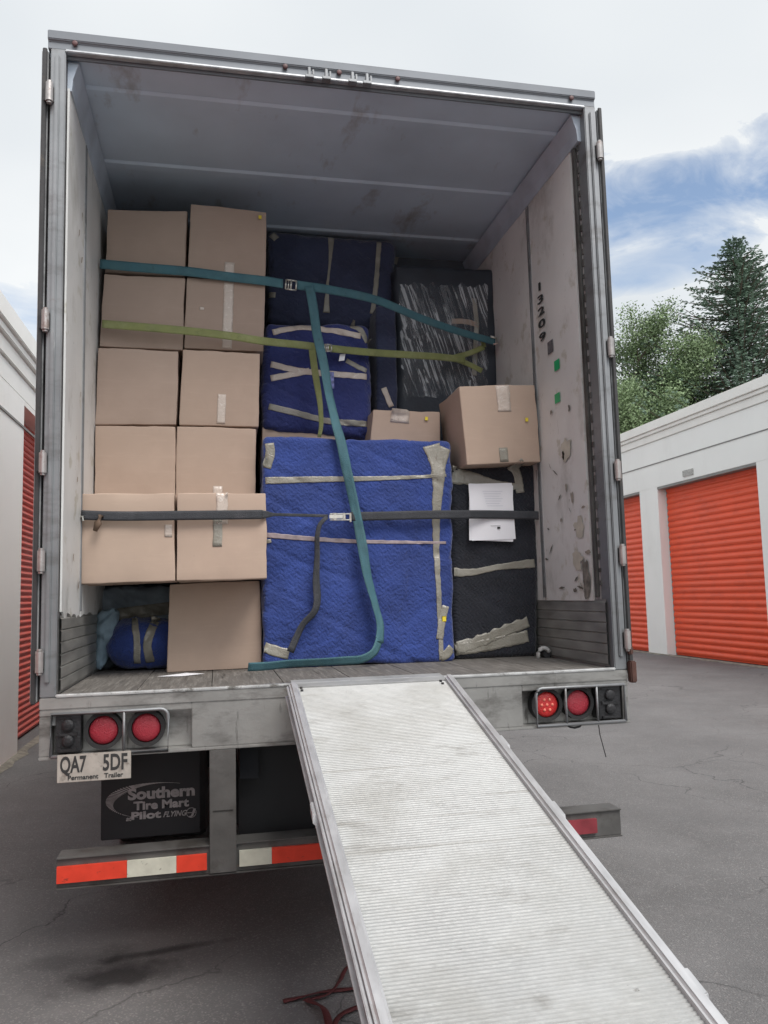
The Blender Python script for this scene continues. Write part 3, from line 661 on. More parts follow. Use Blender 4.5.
# rear sill with lamp bays
si = MB(); xl, xr = -.70, .77
si.box((xl, 0, ZS+.002), (xr, .11, ZF-.058))
si.box((-XO, .07, ZS+.002), (xl-.001, .11, ZF-.013)); si.box((xr+.001, .07, ZS+.002), (XO, .11, ZF-.013))
si.box((-XO, .001, ZF-.085), (xl-.0, .0695, ZF-.058)); si.box((xr, .001, ZF-.085), (XO, .0695, ZF-.058))
si.box((-XO, -.004, ZF-.0575), (XO, .011, ZF-.0115))
si.box((-XO, -.006, ZS-.012), (XO, .11, ZS+.0015))
si.box((-XO, .002, ZS+.002), (-XO+.045, .069, ZF-.086)); si.box((XO-.03, .002, ZS+.002), (XO, .069, ZF-.086))
sill = si.build('sill', SILL, TR, bevel=.003)
def bay(a, b, xs_lamps, boxx, s):
    # light guard rim of bent rod round the lamp bay, rounded at the inner top corner
    z0, z1 = ZS+.002, ZF-.075; rd = MB(); y = -.018
    inner = b if s < 0 else a; outer = a if s < 0 else b; k = .03*(1 if s < 0 else -1)
    pts = [(outer, y, z0), (outer, y, z1), (inner-k, y, z1)] + [(inner-k+k*math.sin(t), y, z1-.03+.03*math.cos(t)) for t in (.4,.8,1.2,1.57)] + [(inner, y, z0), (outer, y, z0)]
    rd.tube(pts, .0075, 8)
    for x in xs_lamps[1]: rd.tube([(x, y, z0), (x, y, z1)], .006, 8)
    rd.build('lamp_guard', GALV, TR, smooth=True)
    zc = (z0+z1)/2 + .004
    for i, x in enumerate(xs_lamps[0]):
        t = MB(); t.ring((x, .068, zc), .076, .060, .05, 36); lamp = t.build('tail_lamp', RUBBER, TR, smooth=False)
        l = MB(); l.disc((x, .068, zc), .0575, .036, 36, dome=.012); l.build('lens', LENS[1] if (s > 0 and i == 0) else LENS[0], lamp, smooth=True)
        if s > 0 and i == 0:
            e = MB()
            for kx, kz in ((0,0),(.026,.0),(-.026,0),(.013,.023),(-.013,.023),(.013,-.023),(-.013,-.023)):
                e.disc((x+kx, .032, zc+kz), .007, .012, 10, dome=.004)
            e.split('lamp_diode', mat('diode', (.9,.25,.18), .2), lamp)
    c = MB(); bx0, bx1 = boxx
    c.box((bx0, -.004, z0+.012), (bx1, .068, z1-.008))
    for zc2 in (z0+.05, z1-.055):
        c.box((bx0+.012, -.014, zc2-.035), (bx1-.012, -.0045, zc2-.022)); c.disc(((bx0+bx1)/2, -.0045, zc2+.008), .024, .012, 16, dome=.006); c.box((bx0+.012, -.012, zc2+.034), (bx1-.03, -.0045, zc2+.042))
    c.build('connector_box', PLAST, TR, bevel=.004)
bay(-1.250, -.795, ((-1.055, -.885), (-.970,)), (-1.236, -1.140), -1)
bay(.83, 1.27, ((.898, 1.055), (.975, 1.13)), (1.145, 1.255), 1)
# swing doors folded flat against the sides, with hinges
for s in (-1, 1):
    d = MB(); xs = sorted((s*1.312, s*1.340)); d.box((xs[0], .012, 1.24), (xs[1], 1.26, 4.075)); dr = d.build('door', DOORM, TR, bevel=.004)
    g2 = MB(); xs = sorted((s*1.316, s*1.335)); g2.box((xs[0], -.0, 1.235), (xs[1], .0115, 4.08)); g2.build('door_gasket', DARKST, dr, bevel=.003)
    hs = ((92,181) if False else None)
    ps = [(46.5,92),(46,320),(44,463),(42.5,561),(41,662)] if s < 0 else [(591.5,150),(605,347),(612.5,470),(619,555),(625.5,640)]
    for (px, py) in ps:
        q = at(px, py, -.02); z = q.z
        h_ = MB(); x = s*1.299; h_.tube([(x,-.022,z-.043),(x,-.022,z+.043)], .016, 12); h_.tube([(x,-.022,z-.052),(x,-.022,z-.044)], .011, 10); h_.tube([(x,-.022,z+.044),(x,-.022,z+.052)], .011, 10)
        h_.build('hinge', HINGE, TR, bevel=.001); lf_ = MB(); a = sorted((s*1.284, s*1.325)); lf_.box((a[0], -.0125, z-.034), (a[1], .0, z+.034)); lf_.build('hinge_leaf', DARKST, TR, bevel=.001)
# small hook + rusty latch on bottom of right door
lt = MB(); lt.box((1.305,-.03,1.2), (1.335,.01,1.30)); lt.box((1.30,-.035,1.33), (1.32,-.005,1.37)); lt.build('door_latch', mat('rusty_latch', (.10,.05,.04), .8, .3, var=.3, vscale=20), TR, bevel=.005)
# underride guard
gz0, gz1 = .515, .625
gd = MB(); gd.box((-1.225, 0, gz0), (1.225, .10, gz1)); gd.box((-1.225, -.012, gz0-.006), (1.225, 0.104, gz0-.0005)); gd.box((-1.225, -.012, gz1+.0005), (1.225, .104, gz1+.006))
for s in (-1, 1):
    xs = sorted((s*.628, s*.520)); gd.box((xs[0], -.018, gz0+.004), (xs[1], .11, ZS-.013))
    gd.box((xs[0]+.012, -.0215, .765), (xs[1]-.012, -.0182, .769))
guard = gd.build('underride_guard', GUARD, TR, bevel=.004)
zt0, zt1 = .535, .598
for (xa, xb, mt) in ((-1.222,-.955,RTAPE), (-.954,-.762,WTAPE), (-.761,-.64,RTAPE), (-.508,-.375,WTAPE), (-.374,-.11,RTAPE), (.12,.35,WTAPE), (.351,.47,RTAPE), (.63,.80,WTAPE), (.90,1.10,mat('faded_red', (.22,.03,.04), .5, var=.2, vscale=15))):
    b = MB(); b.box((xa, -.0145, zt0), (xb, -.0005, zt1)); b.build('reflector_tape', mt, guard)
# licence plate
ptl, ptr, pbr, pbl = at(57,758,-.03), at(131,754,-.03), at(131,779,-.03), at(58,783,-.03)
x0, x1 = ptl.x, ptr.x; z1, z0 = (ptl.z+ptr.z)/2, (pbr.z+pbl.z)/2
pl = MB(); pl.box((x0, -.028, z0), (x1, -.024, z1+.012)); plate = pl.build('licence_plate', PLATE, TR, bevel=.004)
pxm = (x1-x0)/74
fit_text('QA7', .062, x0+3.4*pxm, x0+28.5*pxm, z0+.040, -.0275, INK, 'lettering', plate, .0022)
fit_text('5DF', .062, x0+46*pxm, x0+70*pxm, z0+.040, -.0275, INK, 'lettering', plate, .0022)
fit_text('Permanent   Trailer', .018, x0+11*pxm, x0+66*pxm, z0+.010, -.0275, INK, 'lettering', plate, .0006)
# mud flaps
def flap(xa, xb, Y, print_):
    q0 = at(101, 846, Y); f1 = MB(); f1.box((xa, Y, .60), (xb, Y+.012, ZS-.02)); fo = f1.build('mud_flap', FLAP, TR, bevel=.003)
    br = MB(); br.box((xa, Y-.012, ZS-.055), (xb, Y-.0005, ZS-.03)); br.build('flap_bracket', DARKST, fo)
    if not print_: return
    def P(u, v, d): return (u, Y-.001-d, v)
    def tx(px, py): q = at(px, py, Y); return q.x, q.z
    for s_, px, py, px2, cap, off, sh_ in (('Southern', 128.7, 799.7, 194, 9.4, .0028, 0), ('Tire Mart', 134, 810, 188.4, 7.2, .0020, 0), ('at', 126, 821, 131, 4, .0006, .2), ('Pilot', 132, 819.5, 160.5, 6.4, .0018, 0), ('FLYING', 163.4, 817, 185.5, 4.8, .0006, .35), ('J', 189.5, 815, 193.2, 5.4, .0010, .2)):
        xq, zq = tx(px, py); x2, z2 = tx(px2, py); fit_text(s_, cap/208, xq, x2, zq, Y, LETW, 'lettering', fo, off, sh_)
    rg = MB(); cx, cz = tx(191.3, 812.5); rg.ring((cx, Y-.001, cz), .022, .020, .001, 24); rg.box((cx-.018, Y-.002, cz-.001), (cx+.018, Y-.0005, cz+.0015)); rg.build('emblem', LETW, fo)
    # tyre-tread swoosh opening to the right
    sw = MB(); cx, cz = tx(158, 800); a_, b_ = .205, .075
    n = 46
    for k in range(n):
        t0 = R(62 + (245-62)*k/n); t1 = R(62 + (245-62)*(k+(.62 if 14 < k < 40 else 1))/n)
        th = .001 + .022*max(0, math.sin(math.pi*(k+1)/n))**3.2
        def E(t, e): return (cx + (a_+e)*math.cos(t), Y-.0016, cz + (b_+e*.6)*math.sin(t))
        sw.add([E(t0,-th), E(t1,-th), E(t1+.02,th), E(t0+.02,th)], [(0,1,2,3)])
    sw.build('emblem', LETW, fo)
sq = MB(); sq.box((-.505, .20, .56), (.505, .212, ZS-.015)); sq.build('splash_panel', FLAP, TR, bevel=.003)
flap(at(101,800,.3).x, at(200,800,.3).x, .3, True)
# chassis
ch = MB()
for s in (-1, 1):
    xs = sorted((s*.50, s*.42)); ch.box((xs[0], .115, .86), (xs[1], 9, 1.10)); ch.box((xs[0]-.04, .5, .72), (xs[1]+.04, 4.6, .858))
for k in range(28): ch.box((-XO+.06, .30+k*.5, 1.102), (XO-.06, .36+k*.5, ZF-.062))
ch.box((-.56, .75, .5), (.56, .80, 1.0))
ch.split('chassis_beam', mat('chassis_paint', (.005,.006,.010), .7, .1, var=.3, vscale=5), TR)
for y in (2.5, 3.75):
    ax = MB(); ax.tube([(-1.0,y,.51),(1.0,y,.51)], .065, 14); ax.build('axle', DARKST, TR, smooth=True)
    for x in (-1.13, -.80, .80, 1.13):
        prof = [(.27,-.11),(.31,-.135),(.44,-.14),(.49,-.125),(.51,-.09),(.51,.09),(.49,.125),(.44,.14),(.31,.135),(.27,.11)]
        seg = 40; vs = []; 
        for rr, dx in prof:
            for k in range(seg): a = 2*math.pi*k/seg; r2 = rr*(1-.012*(k%2) if rr > .5 else 1); vs.append((x+dx, y+r2*math.cos(a), .51+r2*math.sin(a)))
        n = len(prof); t = MB(); t.add(vs, [(i*seg+k, i*seg+(k+1)%seg, ((i+1)%n)*seg+(k+1)%seg, ((i+1)%n)*seg+k) for i in range(n) for k in range(seg)])
        wh = t.build('wheel', RUBBER, TR, smooth=False)
        rm = MB(); rm.tube([(x-.03,y,.51),(x+.03,y,.51)], .272, 24); rm.build('rim', GALV, wh)
# landing legs carry the nose
for s in (-1,1):
    lg = MB(); xs = sorted((s*.75, s*.88)); lg.box((xs[0], 11.5, .05), (xs[1], 11.63, 1.1)); lg.box((xs[0]-.06, 11.42, 0), (xs[1]+.06, 11.71, .049)); lg.build('landing_leg', DARKST, TR)
# dangling wire and curved tab under right lamps
p0 = at(598,724,-.0); wr = MB(); wr.tube([Vector(p) for p in (p0+Vector((0,0,.02)), at(600,735,0), at(603,746,0), at(606,757,0))], .0022, 6); wr.build('dangling_wire', PLAST, TR)
q = at(574,725,0); tb = MB(); tb.tube([(q.x-.045,-.0,q.z+.006), (q.x-.02,-.004,q.z-.008), (q.x,-.004,q.z-.012), (q.x+.025,-.004,q.z-.008), (q.x+.045,-.0,q.z+.008)], .005, 6); tb.build('grab_loop', PLAST, TR)
# vertical tie post just inside on the right
tp = MB(); 
def seg3(px, py, Y): return at(px, py, Y)
tp.tube([at(537,470,.80), at(541,520,.80), at(547,598,.80)], .008, 8); tp.tube([at(543.5,472,.80), at(548,520,.80), at(553,600,.80)], .006, 8)
tp.split('tie_rod', GALV, TR, smooth=True)

# ================================================================== CARGO
FZ = ZF-.002
def carton(tl, tr, br, bl, Y, depth, label, mi=0, seed=0, tapes=(), zb=None, group='cardboard boxes stacked on the left of the trailer', sticker=None, flaps=False, bulge=.004):
    c8 = front(tl, tr, br, bl, Y, depth, zb)
    base = sum(c8[2:4]+c8[6:8], Vector())/4
    t = thing('cardboard_box', base, label, 'cardboard box', group)
    bm = soft(c8, r=.006, n=12, amp=.006, freq=3.2, bulge=bulge, seed=seed, crease=.0025)
    carton_body = bm_obj(bm, 'carton', CARD[mi], t)
    a, b, c, d = c8[:4]
    # top closing seam seen as a thin fold near the top edge, and the corner joint
    rnd = random.Random(seed)
    if flaps:
        fo = MB(); h_ = .0016
        x0 = a.x + .004; x1 = b.x-.004; zt = min(a.z, b.z)
        fo.box((x0, Y-.0035-bulge*.1, zt-.010), (x1, Y+.002, zt-.0075)); fo.build('flap_edge', mat('fold_line', (.26,.185,.135), .9), t)
    for (u, v0, v1, wd, mt) in tapes:      # strips of tape: across fraction u, from v0 to v1 down the face
        p = [a.lerp(b,u).lerp(d.lerp(c,u), v0 + (v1-v0)*k/4) + Vector((0,-.03,0)) for k in range(5)]
        ribbon(p, wd, 'tape_strip', mt, t, thick=.0012, conform='on', lift=.0012, rag=.08, seed=seed+7, step=.012, nw=5, sm=0)
    if sticker:
        q = at(*sticker, Y); s_ = MB(); s_.box((q.x-.009, Y-.012, q.z-.011), (q.x+.009, Y-.0065-bulge, q.z+.011)); s_.build('sticker', STICKY, t, bevel=.004)
    return t
C_, T_ = CLEART, TAPE
carton((169,584),(260,580),(262,668),(167,672), .84, .50, 'tall cardboard box on the trailer floor at the bottom of the second stack', 1, 1, zb=FZ)
carton((81,493.5),(174.5,493),(175,581),(79,584.5), .50, .50, 'cardboard box jutting out over the lower left gap, black strap across its left end', 1, 2, tapes=((.93,.36,.50,.035,C_),))
carton((177,493),(266,493),(267,578.5),(176.2,581), .50, .50, 'cardboard box jutting out under the black strap, tape down its middle, beside the blue bundle', 1, 3, tapes=((.5,-.0,.36,.055,C_),(.45,.30,.62,.045,T_)))
zH = at(120,493,.5).z+.003
carton((95,425.5),(175.5,426.5),(175.5,492),(94,492), .86, .44, 'plain cardboard box against the left wall, directly above the strapped jutting box', 0, 4, zb=zH)
carton((177,426.5),(256.5,428.5),(255,492),(176,492), .86, .44, 'cardboard box with a tape tab low on its face, fourth down in the second stack', 0, 5, zb=zH, tapes=((.52,.80,1.0,.05,C_),))
carton((98,347.5),(179,350.5),(176.5,425),(95,424.5), .90, .44, 'plain cardboard box against the left wall, third from the top of its stack', 2, 6)
carton((183,349.5),(260.5,353),(258.5,427),(179,425), .90, .44, 'cardboard box with torn tape at its bottom edge, just below the green strap', 0, 7, tapes=((.52,.58,.97,.045,C_),))
carton((104,273.5),(185,278),(182.5,350),(99,346.5), .95, .44, 'plain cardboard box crossed by the green strap, second from the top against the wall', 2, 8)
carton((187,277),(265.5,281),(264,352),(184,348), .95, .44, 'cardboard box with a long pale tape strip crossed by the green strap', 2, 9, tapes=((.53,.03,.98,.055,C_),(.2,.42,.46,.025,C_)))
carton((107.5,209),(187,211.5),(184.5,276.5),(104.5,272.5), .99, .42, 'topmost plain cardboard box in the leftmost stack, near the ceiling', 2, 10)
carton((191,204),(267,211.5),(265.5,280),(187.5,276), .97, .42, 'topmost cardboard box of the second stack, yellow sticker at its corner', 2, 11, tapes=((.53,.78,.98,.055,C_),), sticker=(260,218))
GR = 'cardboard boxes among the wrapped furniture'
zBT = at(300,438,.78).z
carton((262,426.5),(338,431),(338,492),(262,490), 1.17, .45, 'cardboard box mostly hidden between the two blue wrapped bundles', 1, 12, group=GR)
carton((373,409),(440,412),(440,443),(370,443), .98, .42, 'low cardboard box with wide clear tape on top of the large blue bundle', 0, 13, zb=zBT+.004, tapes=((.40,-.0,.36,.11,C_),(.33,.0,.30,.05,C_)), sticker=(426,419), group=GR)
zK = at(495,466,.84).z
carton((459,386.5),(535,384.5),(541,462),(467,465), .70, .42, 'large cardboard box with a yellow mark, sitting on the black quilted bundle', 1, 14, tapes=((.56,0,.34,.08,C_),(.5,.80,.98,.05,T_)), sticker=(526,420), group=GR)

def bundle(name, c8, material, label, cat, n=46, r=.045, amp=.012, crease=.012, bulge=.02, seed=1, freq=3.2, group=None):
    base = sum(c8[2:4]+c8[6:8], Vector())/4
    t = thing(name, base, label, cat, group)
    bm_obj(soft(c8, r=r, n=n, amp=amp, freq=freq, bulge=bulge, seed=seed, crease=crease), 'blanket', material, t); return t
def tp_(parent, pts, wd, mt=TAPE, rag=.10, seed=1, lift=.002):
    return ribbon(pts, wd, 'tape_band', mt, parent, thick=.0012, conform='on', lift=lift, rag=rag, seed=seed, step=.012, nw=6, sm=0)
GB = 'furniture wrapped in moving blankets'
# black quilted bundle, lower right
t = bundle('wrapped_furniture', front((451,468),(539,463),(538,650),(455,657), .84, .48, FZ), BLACK, 'narrow black quilted bundle with white papers on its front, right of the blue bundle', 'wrapped furniture', seed=3, amp=.008, crease=.006, bulge=.008, r=.03, n=60, group=GB)
tp_(t, [(452,474,.8),(475,478,.8),(498,484,.8),(526,486,.8)], lambda k: .10-.07*k, rag=.12, seed=2)
tp_(t, [(512,464,.8),(519,472,.8),(523,492,.8)], .05, seed=4); tp_(t, [(454,572,.8),(475,572,.8),(500,567,.8),(537,563,.8)], lambda k: .055-.09*k+.085*k*k*1.1 if .05<k<.95 else .05, rag=.1, seed=5)
tp_(t, [(456,649,.8),(478,643,.8),(505,632,.8),(531,622,.8)], lambda k: .07-.01*k, rag=.2, seed=6); tp_(t, [(455,650,.8),(480,647,.8),(510,641,.8),(531,637,.8)], .07, rag=.25, seed=7)
# tall black bundle, upper right, under stretch film
t = bundle('wrapped_furniture', front((395,262),(497,268),(497,420),(395,420), 1.38, .5, FZ), DKBL, 'tall black bundle under clear stretch film, at the upper right below the teal strap', 'wrapped furniture', seed=5, amp=.012, crease=.01, bulge=.012, group=GB)
fm = front((400,282),(490,284),(488,396),(404,396), 1.34, .02); gr_ = []; n = 30; vs = []; fs = []
for i in range(n+1):
    for j in range(n+1):
        p = fm[0].lerp(fm[1], i/n).lerp(fm[3].lerp(fm[2], i/n), j/n)
        if j == 0: p.z += .05*noise.noise(Vector((i*.5,3,1)))
        if j == n: p.z += .05*noise.noise(Vector((i*.4,9,1)))
        if i in (0,n): p.x += .025*noise.noise(Vector((j*.4,5,i)))
        h_ = hit(p.x, p.z); p.y = (h_ if h_ and abs(h_-1.36) < .06 else 1.355) - .007 - .005*abs(noise.noise(Vector((i*1.3+j*.35, j*.15, 2))))
        vs.append(p)
for i in range(n):
    for j in range(n): a = i*(n+1)+j; fs.append((a,a+1,a+n+2,a+n+1))
m_ = MB(); m_.add(vs, fs); m_.build('stretch_film', FILM, t, smooth=True)
tp_(t, [(478,294,1.3),(480,320,1.3),(479,350,1.3),(478,372,1.3)], .032, seed=8); tp_(t, [(455,317,1.3),(470,318,1.3),(482,322,1.3)], .035, mt=mat('brown_tape', (.30,.22,.17), .4), seed=9)
# dark slab standing left of it
t = bundle('wrapped_furniture', front((376,305),(396,306),(395,420),(374,420), 1.30, .6, FZ), NAVY, 'dark upright slab squeezed between the small blue bundle and the tall black one', 'wrapped furniture', seed=6, r=.02, amp=.006, crease=.004, bulge=.004, group=GB)
tp_(t, [(385,386,1.25),(389,396,1.25),(393,405,1.25)], .035, mt=CLEART, seed=10)
# top navy bundle and the dark carton behind the film bundle
t = bundle('wrapped_furniture', front((268,229),(396,241),(392,330),(268,324), 1.52, .5), NAVY, 'wide navy bundle with two vertical tape bands, highest load near the ceiling', 'wrapped furniture', seed=7, amp=.012, crease=.012, bulge=.015, group=GB)
tp_(t, [(332,234,1.48),(331,255,1.48),(328,285,1.48),(327,311,1.48)], lambda k: .045-.03*math.sin(math.pi*k), seed=11); tp_(t, [(380,240,1.48),(378,270,1.48),(375,300,1.48),(373,312,1.48)], .032, seed=12, mt=T_)
tp_(t, [(272,236,1.48),(277,232,1.48)], .05, seed=14); tp_(t, [(269,292,1.48),(276,293,1.48)], .035, seed=15)
t = bundle('dark_crate', front((393,238),(468,244),(470,290),(393,285), 1.9, .5), mat('crate_grey', (.09,.10,.12), .7, var=.25, vscale=5), 'dark grey crate behind and above the film-wrapped black bundle', 'crate', seed=8, r=.012, amp=.003, crease=0, bulge=.002)
tp_(t, [(396,243,1.86),(398,252,1.86),(396,262,1.86)], .03, seed=16); tp_(t, [(463,240,1.86),(466,250,1.86),(467.5,266,1.86)], .022, seed=17, mt=CLEART)
# smaller blue bundle
t = bundle('wrapped_furniture', front((265,321),(370,324),(373,438),(262,430), 1.14, .45), BLUED, 'smaller blue bundle with crossed tape bands, above the large blue bundle', 'wrapped furniture', seed=9, amp=.014, crease=.014, bulge=.018, group=GB)
tp_(t, [(273,330,1.1),(300,325,1.1),(330,328,1.1),(362,334,1.1)], .036, mt=CLEART, seed=18); tp_(t, [(352,322,1.1),(362,328,1.1),(369,340,1.1)], .035, seed=19)
tp_(t, [(271,363,1.1),(300,370,1.1),(335,373,1.1),(368,375,1.1)], .036, mt=CLEART, seed=20); tp_(t, [(271,377,1.1),(290,374,1.1),(310,370,1.1)], .036, mt=CLEART, seed=21)
tp_(t, [(269,405,1.1),(300,413,1.1),(330,420,1.1),(368,423,1.1)], .036, mt=T_, seed=22); tp_(t, [(347,359,1.1),(357,364,1.1),(368,369,1.1)], .03, mt=T_, seed=23)
lg = MB(); q = at(331,379,1.07); lg.box((q.x-.022,1.095,q.z-.05),(q.x+.022,1.10,q.z+.05)); lgo = lg.build('label_tag', mat('tag_blue', (.16,.18,.42), .5, var=.6, vscale=60), t)
tg = MB(); q = at(342,357,1.08); tg.hexa([(q.x-.02,1.08,q.z-.026),(q.x+.014,1.08,q.z-.02),(q.x+.014,1.083,q.z-.02),(q.x-.02,1.083,q.z-.026),(q.x-.012,1.08,q.z+.016),(q.x+.022,1.08,q.z+.022),(q.x+.022,1.083,q.z+.022),(q.x-.012,1.083,q.z+.016)]); tg.build('paper_tag', PAPER, t)
# large blue bundle
t = bundle('wrapped_furniture', front((263,435.5),(451,441),(455,660),(263,669), .76, .38, FZ), BLUE, 'large bright blue bundle banded with tape in the middle of the load', 'wrapped furniture', seed=2, n=90, amp=.013, crease=.009, bulge=.008, r=.028, group=GB)
tp_(t, [(266,479,.7),(310,478,.7),(380,477,.7),(449,474,.7)], lambda k: .038-.022*k, seed=24, rag=.1); tp_(t, [(266,534,.7),(310,538,.7),(370,541,.7),(449,542,.7)], lambda k: .028-.014*k, seed=25, mt=mat('twisted_tape', (.30,.24,.25), .4, var=.3, vscale=20), rag=.1)
tp_(t, [(434,443,.7),(441,470,.7),(439,530,.7),(442,600,.7),(444,661,.7)], lambda k: .075*(1-k)**3+.026, seed=26, rag=.15)
tp_(t, [(448,446,.7),(444,458,.7),(438,478,.7)], .07, seed=27); tp_(t, [(270,441,.7),(271,452,.7),(267,466,.7)], .05, seed=28); tp_(t, [(265,648,.7),(277,652,.7),(290,655,.7)], .055, seed=29); tp_(t, [(449,606,.7),(445,622,.7),(442,640,.7)], .04, seed=30); tp_(t, [(443,658,.7),(449,655,.7),(455,648,.7)], .05, seed=31); tp_(t, [(266,541,.7),(272,540,.7)], .02, seed=32)
q = at(445,619,.74); yq = hit(q.x, q.z); s_ = MB(); s_.box((q.x-.013,(yq or .76)-.008,q.z-.016),(q.x+.013,(yq or .76)-.003,q.z+.016)); s_.build('sticker', STICKY, t, bevel=.003)
# blue roll and pale blanket in the low gap at the left
base = at(137,667,1.1)
t = thing('wrapped_roll', (base.x, 1.2, FZ), 'rolled blue blanket bundle taped round, in the low gap under the jutting box', 'wrapped bundle')
c8 = front((108,620),(176,617),(178,664),(108,665), .99, .24, FZ)
bm_obj(soft(c8, r=.10, n=40, amp=.02, crease=.016, bulge=.02, seed=12, freq=5), 'blanket', BLUE, t)
tp_(t, [(133,618,.98),(137,640,.98),(137,664,.98)], .035, seed=33); tp_(t, [(156,617,.98),(148,642,.98),(150,663,.98)], .045, seed=34)
t = thing('folded_blanket', (base.x-.05, 1.55, FZ), 'pale grey-blue blankets piled behind the blue roll in the low gap', 'blanket')
bm_obj(soft(front((94,584),(180,582),(180,668),(94,668), 1.27, .3, FZ), r=.05, n=34, amp=.03, crease=.03, bulge=.02, seed=13, freq=4), 'blanket', LBLUE, t)
tp_(t, [(98,618,1.2),(130,613,1.2),(170,608,1.2)], .07, seed=35)
t = thing('draped_blanket', (-1.13, 1.1, FZ), 'crumpled pale blue cloth hanging down beside the blue roll by the left wall', 'blanket')
bm_obj(soft(front((96,610),(120,608),(102,668),(93,668), 1.04, .10, FZ), r=.03, n=26, amp=.022, crease=.02, bulge=.01, seed=15, freq=9), 'cloth', mat('pale_blue_cloth', (.22,.31,.38), .8, 0, var=.25, vscale=9, bump=.6, bscale=25), t)

# papers held by the black strap
for (dx, dz, rot, lab, lo, hi) in ((.004,.0,R(1.5),'upper white paper sheet tucked behind the black strap, on the black quilted bundle',482,541), (0,-.006,R(-2.5),'lower white paper sheet peeking out beneath the one in front, under the black strap',483,541)):
    a = at(491.5, 511.5, .80); n = 8; vs = []
    back = lab.startswith('lower')
    for i in range(n+1):
        for j in range(n+1):
            u, v = (i/n-.5)*.262, (.5-j/n)*.325; x = a.x+dx+u*math.cos(rot)-v*math.sin(rot); z = a.z+dz+u*math.sin(rot)+v*math.cos(rot)
            vs.append((x, .803 + (.0035 if back else 0) + .006*((j/n-.5)**2)*-2 + .003*noise.noise(Vector((u*9,v*7,rot*30))), z))
    k = len(vs); vs += [(x, y+.0012, z) for x, y, z in vs]; fs = []
    for i in range(n):
        for j in range(n): q = i*(n+1)+j; fs += [(q,q+1,q+n+2,q+n+1), (k+q,k+q+n+1,k+q+n+2,k+q+1)]
    pm = MB(); pm.add(vs, fs); po = pm.build('paper_sheet', PAPER, smooth=True); tag(po, lab, 'paper', 'papers on the black bundle')
    if not back:
        b = MB()
        for k2 in range(7): b.box((a.x-.05+.004*k2, .7965, a.z+.115-.014*k2), (a.x+.07-.01*(k2%3), .797, a.z+.117-.014*k2))
        b.build('faint_print', mat('faint_ink', (.55,.56,.62), .7), po)
        b = MB(); b.box((a.x+.03,.7965,a.z-.10),(a.x+.048,.797,a.z-.088)); b.box((a.x-.01,.7965,a.z-.083),(a.x+.05,.797,a.z-.0815)); b.build('small_mark', INK, po)
# scrap of white paper on the floor
q = at(178,674,.62); pm = MB(); pm.add([(q.x-.10,.60,FZ+.004),(q.x+.02,.57,FZ+.003),(q.x+.13,.64,FZ+.004),(q.x+.04,.66,FZ+.010),(q.x-.04,.63,FZ+.006)], [(0,1,4),(1,3,4),(1,2,3)]); tag(pm.build('paper_scrap', PAPER), 'scrap of white paper on the trailer floor before the bottom box', 'paper')
# caster / black ring on the floor at right
q = at(540,652,.74); t = thing('strap_roll', (q.x, .74, FZ), 'small grey and black roll of webbing on the trailer floor, bottom right corner', 'webbing roll')
a = MB(); a.tube([(q.x-.03,.70,FZ+.0)]+[(q.x-.03+.035*(1-math.cos(k)), .70, FZ+.02+.035*math.sin(k)) for k in (.3,.8,1.3,1.8,2.3,2.8)], .012, 8); a.build('grey_loop', mat('grey_web', (.45,.45,.44), .6), t, smooth=True)
b = MB(); b.tube([(q.x+.025,.70,FZ+.022),(q.x+.025,.76,FZ+.022)], .022, 14); b.build('core', PLAST, t)

# ------------------------------------------------------------------ straps
def buckle(parent, px, py, Y, w_, h_, mt, rot=0):
    q = at(px, py, Y); b = MB()
    def P(x, z): return (q.x + x*math.cos(rot) - z*math.sin(rot), q.z + x*math.sin(rot) + z*math.cos(rot))
    def bar(x0, z0, x1, z1, r=.005):
        a, c = P(x0,z0), P(x1,z1); b.tube([(a[0], q.y, a[1]), (c[0], q.y, c[1])], r, 8)
    bar(-w_,-h_, w_,-h_); bar(w_,-h_, w_,h_); bar(w_,h_,-w_,h_); bar(-w_,h_,-w_,-h_); bar(0,-h_,0,h_,.006); bar(-w_*.5,-h_,-w_*.5,h_,.004)
    return b.build('buckle', mt, parent, smooth=True)
def strap(name, label, loc): return thing(name, loc, label, 'strap', 'ratchet straps holding the load')
# teal: high across, with a long tail
t = strap('cargo_strap', 'teal strap stretched high across the load with its long tail hanging to the floor', at(300,285,.9))
ribbon([(100,264,.93),(145,268,.925),(187,271.5,.925),(230,277,.925),(265,281,.93),(283,284,.95)], .054, 'webbing', TEAL, t, conform='min', lift=.004, sm=3)
ribbon([(296,285,.96),(330,290,1.0),(376,300,1.06),(420,318,1.14),(460,332,1.22),(495,342,1.28)], lambda k:.054-.008*k, 'webbing', TEAL, t, thick=.003)
buckle(t, 291, 285, .95, .03, .028, STEEL, -.08)
hk = MB(); q = at(493,340,1.28); hk.tube([(q.x-.02,1.27,q.z+.02),(q.x+.02,1.27,q.z+.01),(q.x+.03,1.28,q.z-.02),(q.x,1.28,q.z-.03)], .008, 8); hk.build('hook', STEEL, t, smooth=True)
ribbon([(309,286,.95),(313,308,.94),(317,335,.92),(323,362,.88),(329,395,.82),(336,425,.74),(341,443,.715),(346,468,.70),(353,500,.70),(361,540,.70),(367,575,.70),(375,605,.70),(380,625,.69),(379,642,.66)], .052, 'webbing_tail', TEAL, t, thick=.003, conform='min', lift=.012, tilt=lambda k: .5*math.sin(k*11+1)*(.4+k), sm=1, wob=.012)
